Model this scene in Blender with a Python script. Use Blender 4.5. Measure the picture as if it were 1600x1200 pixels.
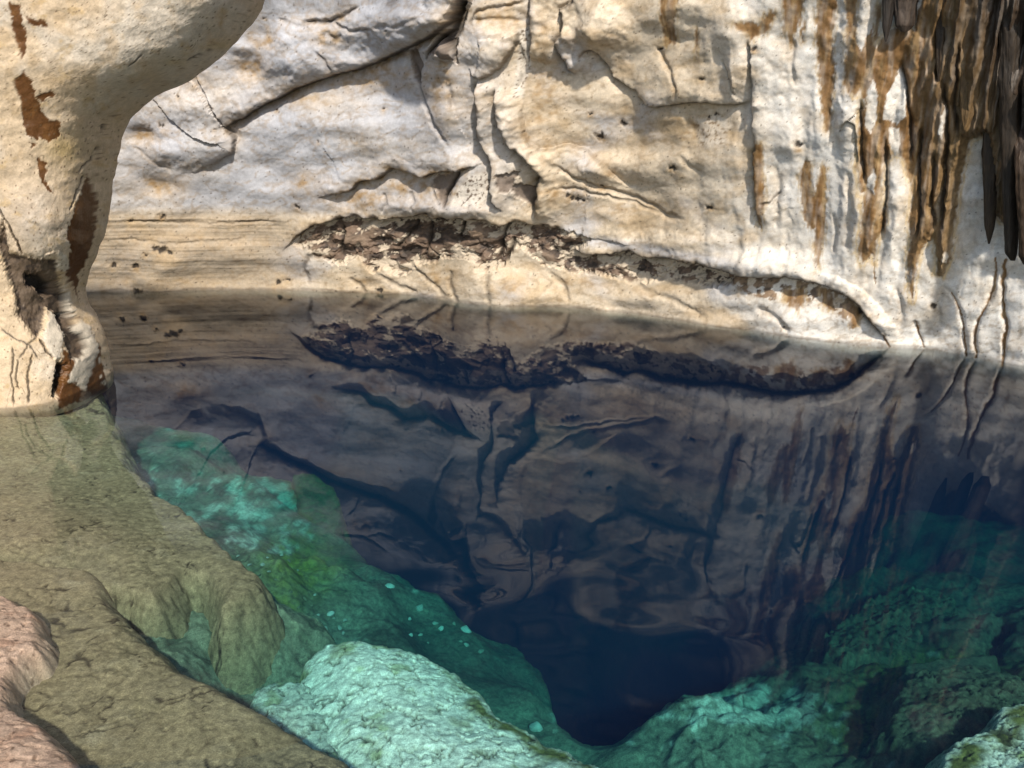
import bpy, bmesh, math, random
import numpy as np
from mathutils import Vector

random.seed(7)
for o in list(bpy.data.objects):
    bpy.data.objects.remove(o, do_unlink=True)
SC = bpy.context.scene
COL = SC.collection

# ------------------------------------------------------------------ camera
PITCH = math.radians(17.3)
CAMZ = 1.6
FPX = 1200.0                       # focal length in photo pixels (1600 wide)
cam_d = bpy.data.cameras.new("camera")
cam = bpy.data.objects.new("camera", cam_d)
COL.objects.link(cam)
cam.location = (0, 0, CAMZ)
cam.rotation_euler = (math.pi / 2 - PITCH, 0, 0)
cam_d.sensor_fit = 'HORIZONTAL'
cam_d.sensor_width = 36
cam_d.lens = 27.0
cam_d.clip_start = 0.05
cam_d.clip_end = 500
SC.camera = cam

# ------------------------------------------------------------------ sky + sun
SUN_EL = math.radians(42)
SUN_AZ = math.radians(11)          # to the right of straight behind the camera
w = bpy.data.worlds.new("World")
SC.world = w
w.use_nodes = True
nt = w.node_tree
bg = nt.nodes["Background"]
sky = nt.nodes.new("ShaderNodeTexSky")
sky.sky_type = 'NISHITA'
sky.sun_disc = False
sky.sun_elevation = SUN_EL
sky.sun_rotation = math.pi - SUN_AZ
nt.links.new(sky.outputs[0], bg.inputs[0])
bg.inputs[1].default_value = 0.14
sd_ = bpy.data.lights.new("sun", 'SUN')
sd_.energy = 4.6
sd_.angle = math.radians(2.5)
sd_.color = (1.0, 0.925, 0.81)
sun = bpy.data.objects.new("sun", sd_)
COL.objects.link(sun)
tosun = Vector((math.sin(SUN_AZ) * math.cos(SUN_EL), -math.cos(SUN_AZ) * math.cos(SUN_EL), math.sin(SUN_EL)))
sun.rotation_euler = tosun.to_track_quat('Z', 'Y').to_euler()
sun.location = tosun * 20

SC.view_settings.view_transform = 'Standard'
SC.view_settings.look = 'None'
SC.view_settings.exposure = 0.12
SC.view_settings.gamma = 1.0
SC.render.engine = 'CYCLES'
SC.cycles.use_denoising = True
SC.cycles.transparent_max_bounces = 12
SC.cycles.max_bounces = 8
SC.cycles.volume_bounces = 0

# ------------------------------------------------------------------ camera maths
cp, sp = math.cos(PITCH), math.sin(PITCH)


def project(P):
    x, y, z = P[..., 0], P[..., 1], P[..., 2] - CAMZ
    f = np.maximum(y * cp - z * sp, 0.05)
    return 800 + FPX * x / f, 600 - FPX * (y * sp + z * cp) / f


def ray(u, v):
    a = (np.asarray(u, float) - 800) / FPX
    b = -(np.asarray(v, float) - 600) / FPX
    return np.stack([a, cp + b * sp, -sp + b * cp], -1)


def hit_z(u, v, h):
    d = ray(u, v)
    t = (h - CAMZ) / d[..., 2]
    return np.stack([d[..., 0] * t, d[..., 1] * t, np.zeros_like(t) + h], -1)


def hit_y(u, v, Y):
    d = ray(u, v)
    t = Y / d[..., 1]
    return np.stack([d[..., 0] * t, d[..., 1] * t, CAMZ + d[..., 2] * t], -1)


# ------------------------------------------------------------------ numpy noise
_rs = np.random.RandomState(3)
_perm = _rs.permutation(256).astype(np.int32)
_perm = np.concatenate([_perm, _perm, _perm])
_g = _rs.normal(size=(256, 3)).astype(np.float32)
_g /= np.linalg.norm(_g, axis=1, keepdims=True)
_r2 = _rs.rand(256, 3).astype(np.float32)


def perlin(x, y, z=None, seed=0):
    x = np.asarray(x, np.float32)
    y = np.asarray(y, np.float32)
    z = np.zeros_like(x) + np.float32(seed * 7.31 + 0.37) if z is None else np.asarray(z, np.float32) + np.float32(seed * 7.31)
    xi, yi, zi = np.floor(x), np.floor(y), np.floor(z)
    xf, yf, zf = x - xi, y - yi, z - zi
    xi, yi, zi = xi.astype(np.int32) & 255, yi.astype(np.int32) & 255, zi.astype(np.int32) & 255
    fu, fv, fw = [t * t * t * (t * (t * 6 - 15) + 10) for t in (xf, yf, zf)]
    out = 0
    for dx in (0, 1):
        for dy in (0, 1):
            for dz in (0, 1):
                h = _perm[_perm[_perm[(xi + dx) & 255] + ((yi + dy) & 255)] + ((zi + dz) & 255)]
                g = _g[h]
                dot = g[..., 0] * (xf - dx) + g[..., 1] * (yf - dy) + g[..., 2] * (zf - dz)
                out = out + dot * (fu if dx else 1 - fu) * (fv if dy else 1 - fv) * (fw if dz else 1 - fw)
    return out * 1.5


def fbm(x, y, z=None, octv=4, seed=0, gain=0.5):
    a, s, tot = 1.0, 0, 0
    for k in range(octv):
        f = 2.0 ** k
        s = s + a * perlin(x * f, y * f, None if z is None else z * f, seed + k * 3)
        tot += a
        a *= gain
    return s / tot


def ridged(x, y, octv=4, seed=0):
    a, s, tot = 1.0, 0, 0
    for k in range(octv):
        f = 2.0 ** k
        s = s + a * (1 - 2 * np.abs(perlin(x * f, y * f, None, seed + k * 3)))
        tot += a
        a *= .5
    return s / tot


def worley(x, y, seed=0):
    """F1, F2 and a per-cell random value"""
    x = np.asarray(x, np.float32)
    y = np.asarray(y, np.float32)
    xi, yi = np.floor(x), np.floor(y)
    f1 = np.full(x.shape, 9., np.float32)
    f2 = f1.copy()
    cid = np.zeros(x.shape, np.float32)
    for dx in (-1, 0, 1):
        for dy in (-1, 0, 1):
            cx, cy = xi + dx, yi + dy
            h = _perm[_perm[(cx.astype(np.int32) + seed * 17) & 255] + (cy.astype(np.int32) & 255)]
            px, py = cx + _r2[h, 0], cy + _r2[h, 1]
            d = np.sqrt((px - x) ** 2 + (py - y) ** 2)
            near = d < f1
            f2 = np.where(near, f1, np.minimum(f2, d))
            cid = np.where(near, _r2[h, 2], cid)
            f1 = np.where(near, d, f1)
    return f1, f2, cid


def smooth(t, a=0., b=1.):
    t = np.clip((t - a) / (b - a), 0, 1)
    return t * t * (3 - 2 * t)


def lerp(a, b, t):
    return a + (np.asarray(b) - a) * t[..., None]


# ------------------------------------------------------------------ traced outlines
def _seg(pts, U, V, margin):
    """nearest distance, running parameter and side sign to a polyline (only near it)"""
    pts = np.asarray(pts, float)
    d = np.full(U.shape, 1e6)
    t = np.zeros(U.shape)
    s = np.zeros(U.shape)
    x0, y0 = pts.min(0) - margin
    x1, y1 = pts.max(0) + margin
    idx = np.nonzero((U > x0) & (U < x1) & (V > y0) & (V < y1))
    if len(idx[0]) == 0:
        return d, t, s
    u, v = U[idx], V[idx]
    ln = np.hypot(*np.diff(pts, axis=0).T)
    cum = np.concatenate([[0], np.cumsum(ln)])
    bd = np.full(u.shape, 1e6)
    bt = np.zeros(u.shape)
    bs = np.zeros(u.shape)
    for k in range(len(pts) - 1):
        ax, ay = pts[k]
        dx, dy = pts[k + 1] - pts[k]
        q = np.clip(((u - ax) * dx + (v - ay) * dy) / max(dx * dx + dy * dy, 1e-9), 0, 1)
        ex, ey = u - ax - q * dx, v - ay - q * dy
        dd = np.hypot(ex, ey)
        m = dd < bd
        bd = np.where(m, dd, bd)
        bt = np.where(m, (cum[k] + q * ln[k]) / cum[-1], bt)
        bs = np.where(m, np.sign(dx * ey - dy * ex), bs)
    d[idx], t[idx], s[idx] = bd, bt, bs
    return d, t, s


def poly_sd(pts, U, V, margin=25):
    """signed distance to a closed outline, positive inside"""
    pts = np.asarray(pts, float)
    out = np.full(U.shape, -1e3)
    x0, y0 = pts.min(0) - margin
    x1, y1 = pts.max(0) + margin
    idx = np.nonzero((U > x0) & (U < x1) & (V > y0) & (V < y1))
    if len(idx[0]) == 0:
        return out
    u, v = U[idx], V[idx]
    d = np.full(u.shape, 1e6)
    ins = np.zeros(u.shape, bool)
    n = len(pts)
    for k in range(n):
        ax, ay = pts[k]
        bx, by = pts[(k + 1) % n]
        dx, dy = bx - ax, by - ay
        q = np.clip(((u - ax) * dx + (v - ay) * dy) / max(dx * dx + dy * dy, 1e-9), 0, 1)
        d = np.minimum(d, np.hypot(u - ax - q * dx, v - ay - q * dy))
        if by != ay:
            ins ^= ((ay > v) != (by > v)) & (u < dx * (v - ay) / (by - ay) + ax)
    out[idx] = np.where(ins, d, -d)
    return out


def gauss(U, V, cu, cv, ru, rv=None):
    rv = rv or ru
    return np.exp(-((U - cu) / ru) ** 2 - ((V - cv) / rv) ** 2)


# ------------------------------------------------------------------ materials
def rock_material(name, rough=0.75, scale=1.0, bump=0.6, dist=0.006, speck=0.12, spec=0.35, stretch=(1, 1, 1)):
    m = bpy.data.materials.new(name)
    m.use_nodes = True
    t = m.node_tree
    N, L = t.nodes, t.links
    b = N["Principled BSDF"]
    b.inputs["Specular IOR Level"].default_value = spec
    at = N.new("ShaderNodeAttribute")
    at.attribute_name = "rock_colour"
    wt = N.new("ShaderNodeAttribute")
    wt.attribute_name = "wetness"
    tc = N.new("ShaderNodeTexCoord")
    mp = N.new("ShaderNodeMapping")
    mp.inputs["Scale"].default_value = stretch
    L.new(tc.outputs["Object"], mp.inputs[0])
    n1 = N.new("ShaderNodeTexNoise")
    n1.inputs["Scale"].default_value = 14 * scale
    n1.inputs["Detail"].default_value = 9
    n1.inputs["Roughness"].default_value = 0.65
    n2 = N.new("ShaderNodeTexNoise")
    n2.inputs["Scale"].default_value = 70 * scale
    n2.inputs["Detail"].default_value = 5
    n2.inputs["Roughness"].default_value = 0.7
    vo = N.new("ShaderNodeTexVoronoi")
    vo.inputs["Scale"].default_value = 95 * scale
    for n in (n1, n2, vo):
        L.new(mp.outputs[0], n.inputs["Vector"])
    r1 = N.new("ShaderNodeMapRange")
    r1.inputs[1].default_value, r1.inputs[2].default_value = 0.3, 0.7
    r1.inputs[3].default_value, r1.inputs[4].default_value = 1 - speck * 1.6, 1 + speck
    L.new(n1.outputs["Fac"], r1.inputs[0])
    r2 = N.new("ShaderNodeMapRange")
    r2.inputs[1].default_value, r2.inputs[2].default_value = 0.3, 0.7
    r2.inputs[3].default_value, r2.inputs[4].default_value = 1 - speck * 1.4, 1 + speck
    L.new(n2.outputs["Fac"], r2.inputs[0])
    mu = N.new("ShaderNodeMath")
    mu.operation = 'MULTIPLY'
    L.new(r1.outputs[0], mu.inputs[0])
    L.new(r2.outputs[0], mu.inputs[1])
    vm = N.new("ShaderNodeVectorMath")
    vm.operation = 'SCALE'
    L.new(at.outputs["Color"], vm.inputs[0])
    L.new(mu.outputs[0], vm.inputs["Scale"])
    L.new(vm.outputs[0], b.inputs["Base Color"])
    rr = N.new("ShaderNodeMapRange")
    rr.inputs[3].default_value, rr.inputs[4].default_value = rough, 0.3
    L.new(wt.outputs["Fac"], rr.inputs[0])
    L.new(rr.outputs[0], b.inputs["Roughness"])
    a1 = N.new("ShaderNodeMath")
    a1.operation = 'MULTIPLY_ADD'
    a1.inputs[1].default_value = 0.45
    L.new(n2.outputs["Fac"], a1.inputs[0])
    L.new(n1.outputs["Fac"], a1.inputs[2])
    a2 = N.new("ShaderNodeMath")
    a2.operation = 'MULTIPLY_ADD'
    a2.inputs[1].default_value = 0.12
    L.new(vo.outputs["Distance"], a2.inputs[0])
    L.new(a1.outputs[0], a2.inputs[2])
    bp = N.new("ShaderNodeBump")
    bp.inputs["Strength"].default_value = bump
    bp.inputs["Distance"].default_value = dist
    L.new(a2.outputs[0], bp.inputs["Height"])
    L.new(bp.outputs[0], b.inputs["Normal"])
    return m


M_WALL = rock_material("flowstone", 0.66, 1.8, 0.55, 0.005, 0.11)
M_PILLAR = rock_material("pillar limestone", 0.7, 1.2, 0.6, 0.009)
M_DRIP = rock_material("dripstone", 0.6, 1.3, 0.8, 0.010, 0.3, 0.4, (1, 1, 0.2))
M_BED = rock_material("submerged limestone", 0.9, 2.6, 0.65, 0.007, 0.34, 0.1)
M_DRY = rock_material("dry pink limestone", 0.9, 3.0, 1.0, 0.010, 0.22, 0.2)


# ------------------------------------------------------------------ mesh building
def grid_normals(P):
    du = np.gradient(P, axis=1)
    dv = np.gradient(P, axis=0)
    n = np.cross(du, dv)
    return n / np.maximum(np.linalg.norm(n, axis=-1, keepdims=True), 1e-9)


def mesh_from_grid(name, P, colr, wet, mat, keep=None, wrap=False, flip=False, normals=None, parent=None):
    """one mesh object from a grid of points; keep = quads to build"""
    nr, nc = P.shape[:2]
    idx = np.arange(nr * nc).reshape(nr, nc)
    if wrap:
        a = idx[:-1]
        q = np.stack([a, np.roll(a, -1, 1), np.roll(idx[1:], -1, 1), idx[1:]], -1)
    else:
        q = np.stack([idx[:-1, :-1], idx[:-1, 1:], idx[1:, 1:], idx[1:, :-1]], -1)
    q = q[keep] if keep is not None else q.reshape(-1, 4)
    q = q.reshape(-1, 4)
    if flip:
        q = q[:, ::-1]
    used = np.unique(q)
    remap = np.full(nr * nc, -1, np.int64)
    remap[used] = np.arange(len(used))
    q = remap[q]
    me = bpy.data.meshes.new(name)
    me.vertices.add(len(used))
    me.vertices.foreach_set("co", P.reshape(-1, 3)[used].astype(np.float32).ravel())
    me.loops.add(q.size)
    me.loops.foreach_set("vertex_index", q.astype(np.int32).ravel())
    me.polygons.add(len(q))
    me.polygons.foreach_set("loop_start", (np.arange(len(q)) * 4).astype(np.int32))
    me.polygons.foreach_set("loop_total", np.full(len(q), 4, np.int32))
    me.update(calc_edges=True)
    me.polygons.foreach_set("use_smooth", np.ones(len(q), bool))
    ca = me.attributes.new("rock_colour", 'FLOAT_COLOR', 'POINT')
    c4 = np.ones((len(used), 4), np.float32)
    c4[:, :3] = np.clip(colr.reshape(-1, 3)[used], 0.004, 0.92)
    ca.data.foreach_set("color", c4.ravel())
    wa = me.attributes.new("wetness", 'FLOAT', 'POINT')
    wa.data.foreach_set("value", np.clip(np.broadcast_to(wet, (nr, nc)).reshape(-1)[used], 0, 1).astype(np.float32))
    me.materials.append(mat)
    if normals is not None:
        me.normals_split_custom_set_from_vertices(normals.reshape(-1, 3)[used].astype(np.float32))
    o = bpy.data.objects.new(name, me)
    COL.objects.link(o)
    if parent:
        o.parent = parent
    return o


def tag(o, label=None, cat=None, group=None, kind=None):
    if label:
        o["label"] = label
    if cat:
        o["category"] = cat
    if group:
        o["group"] = group
    if kind:
        o["kind"] = kind
    return o


def empty(name, loc, label, cat, group=None):
    o = bpy.data.objects.new(name, None)
    COL.objects.link(o)
    o.location = loc
    return tag(o, label, cat, group, kind="thing")


def place(o, parent_loc):
    """put a mesh built in world coordinates under an empty standing at parent_loc"""
    o.location = (-parent_loc[0], -parent_loc[1], -parent_loc[2])


# ================================================================== BACK WALL
SHORE = np.array([(-260, 474), (-100, 466), (40, 460), (130, 457), (220, 455), (300, 453), (360, 452), (420, 452), (470, 453), (500, 455), (560, 456.5), (600, 458),
                  (650, 461), (690, 465), (715, 472), (745, 475), (790, 477), (850, 478), (900, 480), (950, 484), (1000, 488), (1050, 497), (1100, 505),
                  (1150, 512), (1200, 520), (1250, 526), (1300, 532), (1350, 538), (1400, 543), (1450, 547), (1500, 553), (1550, 562), (1600, 570)], float)
sxy = hit_z(SHORE[:, 0], SHORE[:, 1], 0.0)[:, :2]
ends = np.array([(4.25, 5.12), (4.75, 4.7), (5.05, 4.0), (5.2, 3.0), (5.35, 2.0)])
sxy = np.vstack([[(-8.5, 8.4)], sxy, ends])
spar = np.concatenate([[-420], SHORE[:, 0], [1690, 1780, 1860, 1930, 2010]])
cols = np.concatenate([np.arange(-420, 60, 8.), np.arange(60, 1640, 1.55), np.arange(1640, 2011, 5.)])
zrow = np.concatenate([np.linspace(-5.2, -0.4, 18), np.linspace(-0.33, -0.02, 8), np.arange(-0.01, 2.85, 0.0078), np.arange(2.86, 5.3, 0.03)])
bx = np.interp(cols, spar, sxy[:, 0])
by = np.interp(cols, spar, sxy[:, 1])
_d = np.arange(-420, 2011, 4.)
_k = np.hanning(27)
_k /= _k.sum()
bx = np.interp(cols, _d, np.convolve(np.pad(np.interp(_d, spar, sxy[:, 0]), 13, 'reflect', reflect_type='odd'), _k, 'valid'))
by = np.interp(cols, _d, np.convolve(np.pad(np.interp(_d, spar, sxy[:, 1]), 13, 'reflect', reflect_type='odd'), _k, 'valid'))
# smoothed direction of the plan line gives the lean direction
dens = np.arange(-420, 2011, 10.)
gx = np.interp(dens, spar, sxy[:, 0])
gy = np.interp(dens, spar, sxy[:, 1])
k = np.ones(25) / 25
tx = np.convolve(np.pad(np.gradient(gx), 12, 'edge'), k, 'valid')
ty = np.convolve(np.pad(np.gradient(gy), 12, 'edge'), k, 'valid')
ll = np.hypot(tx, ty)
nx = np.interp(cols, dens, ty / ll)
ny = np.interp(cols, dens, -tx / ll)
Z, S = np.meshgrid(zrow, cols, indexing='ij')
lean = 0.27 * np.where(Z > -0.5, np.log1p(np.exp((np.clip(Z, -2, 9) - 0.28) / 0.12)) * 0.12, 0)
lean = np.where(lean < .65, lean, .65 + 0.25 * np.tanh((lean - .65) / 0.25))
lean = lean - 1.9 * smooth(-Z, 0.03, 0.75)      # the wall is undercut below the water
lean = lean * (1 - 0.55 * smooth(S, 1640, 1800))
P = np.stack([bx[None] + nx[None] * lean, by[None] + ny[None] * lean, Z], -1)
NB = np.stack([np.broadcast_to(nx[None], Z.shape) * .93, np.broadcast_to(ny[None], Z.shape) * .93, np.full(Z.shape, -.22)], -1)
NB = NB / np.linalg.norm(NB, axis=-1, keepdims=True)
U0, V0 = project(P)
warp1 = fbm(U0 / 22, V0 / 22, octv=3, seed=1)
warp2 = fbm(U0 / 22, V0 / 22, octv=3, seed=11)
wf1 = fbm(U0 / 6, V0 / 9, octv=2, seed=21)
wf2 = fbm(U0 / 6, V0 / 9, octv=2, seed=31)
U = U0 + 4.5 * warp1 + 1.6 * wf1
V = V0 + 4.5 * warp2 + 1.6 * wf2
LOBE = fbm(U0 / 34, V0 / 34, octv=3, seed=35)
H = np.zeros(Z.shape)
DIRT_SHADE = np.zeros(Z.shape)           # dark grime in cracks, plus shade painted into folds and notch
OCH = np.zeros(Z.shape)            # ochre tint


def step(pts, A, L, prot, B=0.0, L2=10., taper=.12, sharp=1.3, dirt_shade=0.0, och=0.0, dw=2.0):
    global H, DIRT_SHADE, OCH
    d, t, s = _seg(pts, U, V, max(L * 3.2, 30))
    tp = smooth(t, 0, taper) * smooth(1 - t, 0, taper) if taper else 1.0
    sd = d * s * prot
    sp_ = np.maximum(sd, 0)
    lob = 1 + .55 * LOBE
    up = .85 * A * lob * np.exp(-sp_ / L) * (1 - .62 * np.exp(-sp_ / 6.5)) * smooth(sd, -sharp, sharp)
    dn = -B * np.exp(-np.maximum(-sd, 0) / L2) * (1 - smooth(sd, -sharp, sharp))
    H += tp * np.where(d < 1e5, up + dn, 0)
    if dirt_shade:
        DIRT_SHADE = np.maximum(DIRT_SHADE, tp * dirt_shade * np.exp(-(d / dw) ** 2))
        OCH = np.maximum(OCH, .55 * dirt_shade * tp * np.exp(-np.abs(d) / 9.) * (1 + .8 * LOBE))
    if och:
        OCH = np.maximum(OCH, tp * och * np.exp(-(d / 12.) ** 1.2))


def groove(pts, A, wd, dirt_shade=.8, taper=.15, och=0.0):
    global H, DIRT_SHADE, OCH
    d, t, s = _seg(pts, U, V, 40)
    tp = smooth(t, 0, taper) * smooth(1 - t, 0, taper)
    g = tp * np.exp(-(d / wd) ** 2)
    H -= A * g
    DIRT_SHADE = np.maximum(DIRT_SHADE, dirt_shade * tp * np.exp(-(d / (wd * .8)) ** 2))
    if och:
        OCH = np.maximum(OCH, tp * och * np.exp(-(d / 14.) ** 1.2))


def bump(cu, cv, ru, rv, A, power=2):
    global H
    r2 = ((U - cu) / ru) ** 2 + ((V - cv) / rv) ** 2
    H += A * np.exp(-r2 ** (power / 2))


# --- large soft undulation, striking along the beds on the left, vertical on the right
rightness = smooth(U0, 960, 1260) * smooth(-V0, -520, -380) * (1 - smooth(S, 1620, 1720))
und = fbm(U0 / 150, V0 / 90, octv=3, seed=41)
H += 0.12 * und * (1 - .5 * rightness)
flow = fbm((S + 10 * warp1) / 46, V0 / 420, octv=3, seed=51)
H += 0.085 * flow * rightness
scallop = fbm((U0 + V0 * .5) / 38, (V0 - U0 * .12) / 17, octv=3, seed=61)
H += 0.003 * scallop * (1 - rightness) + 0.004 * fbm(U0 / 34, V0 / 30, octv=3, seed=66)
# fine rippled texture running down to the left
rip = fbm((U0 * .6 + V0) / 7.5, (V0 - U0 * .9) / 22, octv=2, seed=71)
H += 0.0035 * rip * (1 - .6 * rightness) + 0.001 * fbm(U0 / 6, V0 / 6, octv=2, seed=74) + 0.002 * fbm(U0 / 15, V0 / 11, octv=2, seed=76)
H += .022 * fbm(U0 / 62, V0 / 44, octv=2, seed=78)
# bedding on the lower left wall
bedm = smooth(-U0, -520, -380) * smooth(V0, 325, 345) * smooth(-V0, -470, -380)
H += 0.012 * bedm * fbm(U0 / 260, V0 / 6, octv=3, seed=81)
H += 0.05 * gauss(U0, V0, 350, 405, 190, 26) * 1.0

# --- the long diagonal ledge
DIAG = [(272, 272), (309, 267), (341, 250), (366, 236), (368, 215), (355, 198), (380, 183), (410, 166), (440, 150), (470, 135), (500, 124), (521, 119), (545, 112),
        (560, 108), (590, 97), (620, 82), (650, 71), (674, 58), (695, 45), (710, 34), (720, 12), (725, -10), (735, -70), (745, -200)]
step(DIAG, .125, 70, -1, B=.09, L2=11, taper=.25, dirt_shade=.9, och=.55)
step([(524, 120), (523, 106), (518, 93), (505, 80), (492, 70)], .035, 40, 1, taper=.35, dirt_shade=.6, och=.2)
step([(358, 196), (350, 186), (338, 178)], .03, 25, 1, taper=.5, dirt_shade=.3)
groove([(470, 33), (494, 34), (518, 33), (542, 22), (570, 8)], .03, 3, .8, och=.5)
groove([(500, 28), (530, 34), (542, 43), (560, 46), (600, 44)], .02, 2.5, .5, och=.3)
# --- deep notch at the top centre
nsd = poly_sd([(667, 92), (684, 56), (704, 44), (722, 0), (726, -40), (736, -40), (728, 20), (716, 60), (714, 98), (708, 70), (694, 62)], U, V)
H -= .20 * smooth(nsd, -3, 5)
DIRT_SHADE = np.maximum(DIRT_SHADE, .85 * smooth(nsd, -1, 3))  # shade of the notch put into the colour
bump(697, 72, 11, 22, .05)
# block right of the notch
step([(712, 100), (714, 75), (722, 40), (735, 0), (748, -90)], .20, 50, -1, taper=.1, dirt_shade=.5)
bump(768, 72, 40, 36, .12, 2.6)
step([(731, 106), (740, 117), (750, 121), (770, 114), (785, 105), (800, 81), (809, 66), (812, 50), (800, 39)], .10, 26, -1, B=.03, L2=8, taper=.15, dirt_shade=.5, och=.3)
groove([(730, 45), (745, 17), (770, 12), (800, 8), (826, 2)], .025, 2.5, .5, och=.5)
groove([(735, 32), (770, 28), (822, 30)], .015, 2.5, .3, och=.6)
# --- vertical folds (right-hand side stands proud), their shadows also painted dark
step([(746, 121), (748, 160), (747, 200), (750, 222), (765, 240), (772, 258), (771, 285), (774, 308), (790, 330)], .24, 17, -1, B=.09, L2=9, taper=.10, dirt_shade=.75, dw=4.0)
step([(776, 133), (779, 165), (785, 189), (800, 222), (815, 237), (836, 252), (847, 270), (842, 291), (838, 320), (835, 345)], .24, 22, -1, B=.09, L2=9, taper=.10, dirt_shade=.75, dw=4.0)
step([(818, 140), (820, 180), (822, 208), (832, 224), (845, 232), (862, 231), (890, 227), (915, 234), (944, 255), (972, 286), (1000, 300)], .10, 30, 1, B=.03, L2=12, taper=.2, dirt_shade=.4, och=.5)
step([(836, -120), (831, -30), (829, 20), (832, 50), (829, 75), (827, 98)], .19, 40, -1, B=.06, L2=9, taper=.08, dirt_shade=.8)
step([(899, -20), (897, 2), (880, 14), (884, 33), (881, 51), (872, 63), (880, 87), (890, 108), (899, 122)], .16, 24, -1, B=.04, L2=8, taper=.12, dirt_shade=.6, dw=4.0)
# --- hanging tongue and the panel under it
step([(906, 100), (909, 86), (916, 78), (926, 76), (937, 87), (947, 102), (956, 120), (971, 132), (992, 140), (998, 153), (1010, 163), (1028, 167), (1058, 162), (1085, 160),
      (1120, 162), (1154, 164), (1178, 160)], .075, 42, -1, B=.05, L2=11, taper=.10, dirt_shade=.5, och=.25)
groove([(1026, 70), (1031, 82), (1042, 100), (1049, 114), (1061, 142), (1056, 160)], .02, 3.2, .25, och=.5)
bump(945, 38, 32, 32, .17, 3)
bump(912, 112, 18, 30, .03)
bump(1147, 34, 32, 34, .085, 2.6)
bump(1157, 102, 20, 50, .09, 2.6)
bump(1084, 12, 28, 28, .05)
groove([(1127, 90), (1138, 105), (1145, 130), (1155, 155)], .015, 2, .4)
step([(1172, 50), (1176, 100), (1177, 140), (1177, 160), (1180, 190), (1181, 225), (1178, 255), (1180, 300), (1184, 336), (1190, 358)], .09, 28, -1, B=.03, L2=6, taper=.1, dirt_shade=.6, och=.2)
bump(1184, 162, 8, 5, .03)
for (cu, cv, r, a) in [(1242, 222, 14, .03), (1281, 205, 16, .05), (1233, 215, 16, .03), (1326, 205, 14, .05), (1320, 170, 15, .03), (1400, 330, 26, .05), (1395, 250, 22, .03),
                       (1500, 420, 30, .04), (1450, 400, 22, .04), (1340, 330, 26, .05)]:
    bump(cu, cv, r, r * 2.2, a)
step([(1312, 215), (1318, 195), (1328, 186), (1336, 196), (1338, 225), (1342, 260)], .035, 18, -1, B=.02, L2=8, taper=.2, dirt_shade=.4)
# --- hump line and ledges in the middle
step([(494, 309), (524, 301), (548, 299), (560, 285), (590, 279), (614, 262), (640, 268), (662, 276), (674, 272), (710, 267), (740, 261), (756, 254)], .12, 40, -1, B=.06, L2=14, taper=.18, dirt_shade=.75, och=.7)
step([(599, 252), (625, 244), (645, 252), (668, 266), (676, 280)], .03, 20, 1, taper=.3, dirt_shade=.3)
groove([(719, 266), (706, 290), (698, 306), (697, 324)], .05, 4, .9)
groove([(671, 280), (680, 305), (695, 321)], .02, 2, .4)
groove([(640, 90), (650, 120), (656, 145), (662, 165), (680, 195), (692, 215), (702, 232)], .03, 3, .45)
gsd = poly_sd([(633, 82), (655, 74), (661, 100), (656, 132), (646, 125), (634, 108)], U, V)
H -= .04 * smooth(gsd, -3, 4)
# --- the long undercut over the dark band
LEDGE = [(440, 395), (452, 380), (466, 368), (490, 352), (520, 345), (534, 340), (564, 341), (594, 343), (630, 340), (660, 335), (678, 341), (705, 340), (735, 344), (765, 348),
         (783, 353), (805, 346), (834, 352), (855, 356), (888, 361)]
step(LEDGE, .10, 26, -1, B=.07, L2=22, taper=.12, dirt_shade=.95, och=.35)
LEDGE2 = [(889, 392), (905, 397), (940, 397), (975, 392), (985, 391), (1009, 402), (1050, 401), (1080, 408), (1117, 413), (1140, 421), (1159, 427), (1215, 431), (1252, 436), (1284, 445),
          (1300, 450), (1324, 461), (1345, 478), (1358, 495), (1376, 519), (1389, 541)]
step(LEDGE2, .10, 30, -1, B=.09, L2=11, taper=.08, dirt_shade=1.0, och=.35, dw=4.2)
step([(888, 361), (905, 366), (930, 372), (960, 376), (1000, 380)], .04, 24, -1, taper=.3, dirt_shade=.3)
for (cu, cv) in [(531, 342), (553, 341), (583, 342), (693, 338), (720, 340), (742, 343), (757, 346), (808, 349), (850, 354), (870, 358), (668, 334)]:
    m = gauss(U, V, cu, cv, 7, 4)
    H -= .05 * m
    DIRT_SHADE = np.maximum(DIRT_SHADE, .9 * m)
# --- dark band of bare rock
BAND = [(520, 346), (495, 353), (467, 371), (459, 383), (486, 389), (492, 401), (528, 413), (564, 401), (582, 425), (600, 418), (620, 432), (634, 430), (648, 416), (675, 409), (690, 405),
        (720, 404), (745, 414), (760, 422), (786, 419), (801, 392), (812, 388), (830, 402), (848, 415), (870, 420), (896, 427), (941, 429), (967, 436), (997, 440), (1042, 436), (1080, 444),
        (1110, 451), (1140, 446), (1150, 432), (1110, 414), (1060, 403), (1000, 400), (975, 394), (930, 399), (900, 393), (925, 372), (889, 361), (855, 356), (805, 347), (783, 354),
        (735, 345), (705, 341), (678, 342), (640, 340), (594, 344), (550, 343)]
bsd = poly_sd(BAND, U + 5 * wf1, V + 5 * wf2)
band = smooth(bsd, -2, 3)
wf_, ws_, wc_ = worley((U0 + 8 * warp1) / 34, (V0 + 8 * warp2) / 20, 5)
crk = np.exp(-((ws_ - wf_) / .05) ** 2) * smooth(fbm(U0 / 40, V0 / 30, octv=2, seed=95), .0, .25)
blk = fbm((U0 + 12 * warp1) / 42, (V0 + 6 * warp2) / 24, octv=5, seed=93, gain=.55)
H += band * (-.045 + .06 * blk + .014 * np.sign(blk) * smooth(np.abs(blk), .05, .09) - .02 * crk)
DIRT_SHADE = np.maximum(DIRT_SHADE, band * crk * .6)
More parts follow.
